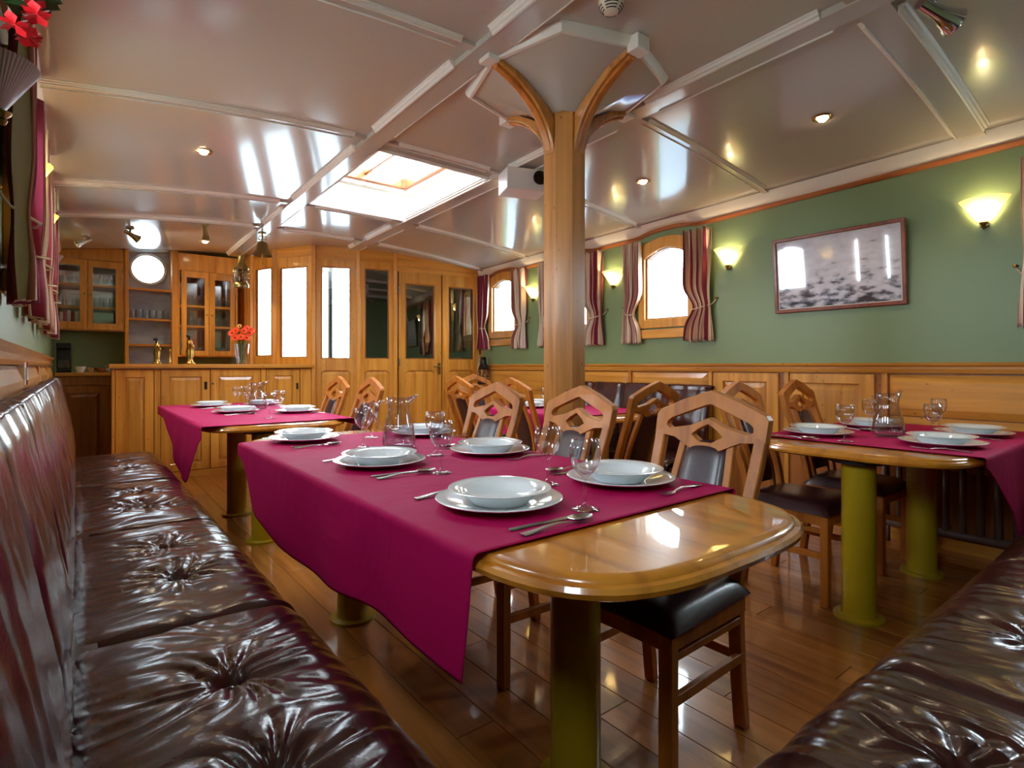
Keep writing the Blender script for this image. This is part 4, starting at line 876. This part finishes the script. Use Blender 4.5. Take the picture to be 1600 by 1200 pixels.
MB().lathe([(0.098, 0.0), (0.1, 0.004), (0.085, 0.03), (0.062, 0.06), (0.052, 0.11), (0.045, 0.135), (0.02, 0.15), (0.0001, 0.152), (0.0001, 0.146), (0.04, 0.13), (0.047, 0.11), (0.057, 0.06), (0.08, 0.028), (0.094, 0.0)], 28).build('body', 'old_brass', bl, smooth='auto')
zt2 = zc(1.5, 6.05)-0.03-2.25
MB().tube([(0, 0, 0.15), (0, 0, zt2)], 0.009, 8).tube([(-0.035, 0, 0.165), (-0.035, 0, 0.2), (0.035, 0, 0.2), (0.035, 0, 0.165), (-0.035, 0, 0.165)], 0.006, 6).lathe([(0.0001, zt2-0.012), (0.04, zt2-0.01), (0.04, zt2), (0.0001, zt2)], 16).build('bracket', 'old_brass', bl, smooth='auto')
MB().tube([(0, 0, 0.14), (0, 0, 0.0), (0.003, 0, -0.1)], 0.004, 6).lathe([(0.0001, 0), (0.01, 0.006), (0.0001, 0.02)], 10).build('clapper', 'old_brass', bl, smooth=True)
lt = lantern('black storm lantern hanging below the window by the glazed doors', (4.06, 5.74, 0.89), 1.0, 'black', hang=0)
MB().tube([(-0.075, 0, 0.1), (-0.085, 0, 0.2), (-0.06, 0, 0.36), (0, 0, 0.42), (0.06, 0, 0.36), (0.085, 0, 0.2), (0.075, 0, 0.1)], 0.003, 6).tube([(0, 0, 0.42), (0.14, 0, 0.43)], 0.004, 6).build('handle', 'steel', lt, smooth=True)

def downlight(x, y, label, lit=True, power=14):
    z = zc(x, y); t = thing('downlight', label, 'light', (x, y, z), 0)
    MB().lathe([(0.03, 0.012), (0.036, -0.002), (0.05, -0.006), (0.054, -0.001), (0.052, 0.004)], 24).build('ring', 'brass', t, smooth='auto')
    MB().lathe([(0.0001, -0.022), (0.02, -0.018), (0.029, -0.004), (0.03, 0.01)], 20).build('lamp', 'bulb', t, smooth=True)
    l = bpy.data.lights.new('downlight_beam', 'SPOT'); l.energy = power; l.color = (1, 0.8, 0.55); l.spot_size = R(120); l.spot_blend = 0.6; l.shadow_soft_size = 0.02
    o = bpy.data.objects.new('downlight_beam', l); COL.objects.link(o); o.parent = t; o.location = (0, 0, -0.03)
downlight(0.643, 4.03, 'brass ringed ceiling downlight above the table by the bar')
downlight(3.397, 2.70, 'brass ringed ceiling downlight to the right of the pillar')
downlight(3.40, 1.41, 'brass ringed ceiling downlight above the table under the picture')
downlight(1.10, 6.80, 'brass ringed ceiling downlight close to the tall wall cabinet')
def spot(x, y, az, tilt, label, mat='old_brass', s_=1.0):
    z = zc(x, y); t = thing('spotlight', label, 'spotlight', (x, y, z), az)
    MB().lathe([(0.0001, 0), (0.035*s_, 0), (0.035*s_, -0.012*s_), (0.012*s_, -0.018*s_), (0.0001, -0.018*s_)], 20).build('rose', mat, t, smooth='auto')
    MB().tube([(0, 0, -0.015*s_), (0, 0, -0.05*s_)], 0.009*s_, 8).build('arm', mat, t, smooth=True)
    o = MB().lathe([(0.0001, 0.05), (0.018, 0.05), (0.02, 0.0), (0.024, -0.03), (0.036, -0.075), (0.040, -0.08), (0.036, -0.078), (0.02, -0.04), (0.0001, -0.035)], 24).build('head', mat, t, smooth='auto')
    o.scale = (s_, s_, s_); o.rotation_euler = (0, tilt, 0); o.location = (0, 0, -0.06*s_)
    if mat != 'chrome':
        l = bpy.data.lights.new('spot_beam', 'SPOT'); l.energy = 16; l.color = (1, 0.84, 0.62); l.spot_size = R(110); l.spot_blend = 0.7; l.shadow_soft_size = 0.02
        q = bpy.data.objects.new('spot_beam', l); COL.objects.link(q); q.parent = o; q.location = (0, 0, -0.085)
spot(0.40, 6.35, 0.4, R(-65), 'small brass ceiling spotlight left of the porthole'); spot(0.07, 6.7, 0.2, R(60), 'small pale ceiling spotlight above the left wall cabinet', 'steel')
spot(0.98, 6.05, 0.3, R(-8), 'small brass ceiling spotlight pointing straight down before the bar')
spot(2.70, 0.70, R(-25), R(-72), 'large chrome ceiling spotlight at the top right', 'chrome', 1.35)
z = zc(1.72, 1.53); sd = thing('smoke_detector', 'round cream smoke detector on the ceiling in front of pillar', 'smoke detector', (1.72, 1.53, z))
MB().lathe([(0.0001, 0), (0.052, 0), (0.052, -0.014), (0.05, -0.018), (0.048, -0.034), (0.034, -0.052), (0.018, -0.058), (0.0001, -0.058)], 32).build('housing', 'cream_plastic', sd, smooth='auto')
mb = MB()
for kx in (0.38, 0.62, 0.86):
    rr = 0.022+0.025*(1-kx)*0; 
for (rr, zz_) in ((0.047, -0.0335), (0.0405, -0.0425), (0.0335, -0.0505)):
    for q4 in range(4):
        a0 = q4*PI/2+0.15; mb.tube([((rr)*math.cos(a0+1.25*i/8), rr*math.sin(a0+1.25*i/8), zz_-0.0015) for i in range(9)], 0.0022, 6)
mb.build('vent_slot', 'black', sd, smooth=True)
pj_ = thing('projector', 'white box projector with dark round lens hung behind the pillar', 'projector', (2.55, 3.12, 2.37), R(-20))
MB().box(-0.15, 0.15, -0.11, 0.11, 0, 0.155).build('housing', 'white_plastic', pj_, bevel=0.008); MB().lathe([(0.0001, 0), (0.045, 0), (0.05, -0.02), (0.04, -0.02), (0.038, -0.005), (0.0001, -0.004)], 24, fn=lambda p: (p[0], p[2], p[1])).build('lens', 'black', pj_, smooth='auto', loc=(0.09, -0.11, 0.09))
MB().box(-0.03, 0.03, -0.03, 0.03, 0.155, zc(2.55, 3.12)-2.37).build('mount', 'white_plastic', pj_)

# ------------------------------------------------------------------ wall sconces
def sconce(x, y, z, rz, label, mat='shade_lit', power=3.2, lit=True):
    t = thing('wall_sconce', label, 'wall lamp', (x, y, z), rz, 'fan-shaped wall lamps')
    n = 120; mb = MB(); vs = []
    for j in range(9):
        v = j/8
        for i in range(n+1):
            a = PI*i/n; r = (0.022+0.098*v)*(1+0.022*math.cos(a*60)*v); vs.append((r*math.cos(a)*1.0, -0.012-r*math.sin(a)*0.85, -0.02+0.145*v))
    mb.add(vs, [(j*(n+1)+i, j*(n+1)+i+1, (j+1)*(n+1)+i+1, (j+1)*(n+1)+i) for j in range(8) for i in range(n)]).build('shade', mat, t, smooth=True)
    MB().lathe([(0.0001, -0.055), (0.008, -0.05), (0.012, -0.04), (0.008, -0.034), (0.02, -0.022), (0.022, -0.015), (0.0001, -0.012)], 16, (0, -0.03, 0)).box(-0.02, 0.02, -0.03, 0, -0.035, -0.005).build('bracket', 'old_brass', t, smooth='auto')
    if lit:
        l = bpy.data.lights.new('sconce_bulb', 'POINT'); l.energy = power; l.color = (1, 0.76, 0.46); l.shadow_soft_size = 0.03
        o = bpy.data.objects.new('sconce_bulb', l); COL.objects.link(o); o.parent = t; o.location = (0, -0.05, 0.06)
sconce(XR, 0.838, 1.975, -PI/2, 'lit cream fan-shaped wall lamp right of the framed picture'); sconce(XR, 2.458, 1.955, -PI/2, 'lit cream fan-shaped wall lamp between picture and first window')
sconce(XR, 3.692, 1.935, -PI/2, 'lit cream fan-shaped wall lamp just right of the pillar'); sconce(XR, 4.915, 1.92, -PI/2, 'lit cream fan-shaped wall lamp just left of the pillar')
sconce(XL, 2.20, 1.88, PI/2, 'large ribbed grey-white lamp shade at the upper left edge', 'shade_glass', 2, lit=False)
sconce(XL, 3.42, 1.94, PI/2, 'yellow wall lamp beside the left wall curtains, nearer one', 'shade_soft', 2.4); sconce(XL, 4.52, 1.94, PI/2, 'yellow wall lamp beside the left wall curtains, further one', 'shade_soft', 2.4)
sconce(XL, 6.0, 1.92, PI/2, 'small unlit grey wall lamp next to the left wall cabinet', 'shade_glass', 2, lit=False)

# ------------------------------------------------------------------ picture, switch, radiator, hanging flowers
pc = thing('framed_picture', 'black and white harbour landscape print in a red-brown frame', 'picture', (XR-0.001, 1.643, 1.793), -PI/2)
pc.rotation_euler = (R(4.8), 0, -PI/2); pc.location.x = XR-0.026
MB().plate([[(-0.425, -0.275), (0.425, -0.275), (0.425, 0.275), (-0.425, 0.275)], [(-0.4, -0.25), (0.4, -0.25), (0.4, 0.25), (-0.4, 0.25)]], -0.028).build('frame', 'red_wood', pc, bevel=0.004, seg=1)
MB().box(-0.4, 0.4, -0.016, -0.004, -0.25, 0.25).build('mat_board', 'book_white', pc); MB().box(-0.392, 0.392, -0.018, -0.0165, -0.243, 0.243).build('print', 'landscape_print', pc)
sw = thing('light_switch', 'small cream double light switch with a dark red stripe on left panelling', 'light switch', (XL+0.03, 2.95, 1.09), PI/2)
MB().box(-0.07, 0.07, -0.012, 0.012, -0.045, 0.045).build('plate', 'cream_plastic', sw, bevel=0.003); MB().box(-0.045, -0.01, -0.018, -0.012, -0.025, 0.025).build('rocker', 'white_plastic', sw); MB().box(0.004, 0.014, -0.016, -0.012, -0.045, 0.045).build('stripe', 'book_red', sw)
rd = thing('radiator', 'dark column radiator on the right wall beneath the table', 'radiator', (XR-0.1, 1.0, 0), -PI/2)
for i in range(9): MB().tube([(-0.32+0.08*i, 0, 0.12), (-0.32+0.08*i, 0, 0.56)], 0.018, 8).build('column', 'radiator_paint', rd, smooth=True)
for z_ in (0.12, 0.56): MB().tube([(-0.34, 0, z_), (0.34, 0, z_)], 0.022, 8).build('header_pipe', 'radiator_paint', rd, smooth=True)
for x_ in (-0.3, 0.3): MB().tube([(x_, 0, 0.12), (x_, 0, 0)], 0.012, 6).build('foot', 'radiator_paint', rd, smooth=True)
hb = thing('flower_basket', 'hanging basket with red flowers and dark leaves at upper left corner', 'plant', (-0.115, 1.78, 2.06))
MB().lathe([(0.0001, -0.02), (0.04, -0.015), (0.065, 0.03), (0.07, 0.05), (0.062, 0.05), (0.0001, 0.035)], 20).build('basket', 'clay', hb, smooth='auto')
MB().tube([(-0.08, 0, 0.05), (-0.08, 0, 0.3), (-0.04, 0, 0.33), (0, 0, 0.3)], 0.004, 6).tube([(0, 0, 0.3), (0.065, 0, 0.05)], 0.002, 5).tube([(0, 0, 0.3), (0, 0.065, 0.05)], 0.002, 5).tube([(0, 0, 0.3), (0, -0.065, 0.05)], 0.002, 5).build('hanger', 'black', hb)
rg = random.Random(5)
for i in range(44):
    a = rg.uniform(0, 2*PI); el = rg.uniform(-1.5, 0.9); r0 = 0.06+rg.random()*0.06; s_ = rg.uniform(0.03, 0.045)
    c_ = Vector((0.75*r0*math.cos(a)*math.cos(el), r0*math.sin(a)*math.cos(el)*1.3, 0.06+r0*math.sin(el))); q = Vector((rg.uniform(-1, 1), rg.uniform(-1, 1), rg.uniform(0, 1))).normalized().to_track_quat('Z', 'Y').to_matrix()
    MB().add([tuple(c_+q@Vector(p)) for p in ((-s_, 0, 0), (-s_*0.4, -s_*0.5, 0.004), (s_*0.5, -s_*0.4, 0.003), (s_, 0, -0.006), (s_*0.5, s_*0.4, 0.003), (-s_*0.4, s_*0.5, 0.004))], [(0, 1, 2, 3), (0, 3, 4, 5)]).build('leaf', 'leaf', hb)
for i, c_ in enumerate(((0.035, 0.02, -0.06), (0.02, 0.09, -0.10), (0.03, -0.05, -0.03), (0.04, -0.02, -0.09), (0.02, 0.05, -0.12), (0.0, -0.02, -0.13), (0.03, 0.07, -0.05))):
    mb = MB()
    for k2 in range(9):
        a = 2*PI*k2/9+i; e_ = -0.9+0.6*(k2 % 3); s_ = 0.03
        q = Vector((math.cos(a)*math.cos(e_), math.sin(a)*math.cos(e_), math.sin(e_))).to_track_quat('X', 'Z').to_matrix()
        mb.add([tuple(Vector(c_)+q@Vector(p)) for p in ((0, 0, 0), (s_*0.6, -s_*0.45, 0.006), (s_, 0, 0.012), (s_*0.6, s_*0.45, 0.006))], [(0, 1, 2, 3)])
    mb.build('blossom', 'petal_red', hb)

# ------------------------------------------------------------------ outside: neighbouring barge, added bounce quay and water
hbt = thing('houseboat', 'white houseboat with dark blue window strips moored outside the right windows', 'boat', (11, 6, -0.8))
MB().loft([[(x, y, z) for x, z in ((-1.2, 0.4), (-1.6, 1.6), (1.6, 1.6), (1.2, 0.4))] for y in (-9, 9)]).build('hull', 'boat_blue', hbt)
MB().box(-1.35, 1.35, -8.4, 8.4, 1.6, 3.55).build('cabin', 'boat_white', hbt); MB().box(-1.5, 1.5, -8.6, 8.6, 3.55, 3.65).build('roof', 'boat_white', hbt)
for y in range(-8, 8, 2): MB().box(-1.37, -1.35, y+0.2, y+1.5, 2.12, 2.34).build('window', 'boat_glass', hbt); 
MB().box(-1.38, -1.35, -8.4, 8.4, 2.60, 2.74).build('stripe', 'boat_blue', hbt)
for i in range(2): MB().tube([(-1.55, -8.5, 1.9+0.3*i), (-1.55, 8.5, 1.9+0.3*i)], 0.015, 6).build('rail', 'boat_white', hbt)
struct(MB().box(-40, -1.2, -40, 40, -1.4, 0.35).build('ground_bounce_quay', 'bounce_stone'))  # unseen pale ground added to bounce daylight up onto the ceiling
wt = MB().add([(-40, -40, -1.0), (40, -40, -1.0), (40, 40, -1.0), (-40, 40, -1.0)], [(0, 1, 2, 3)]).build('water', 'water'); struct(wt)
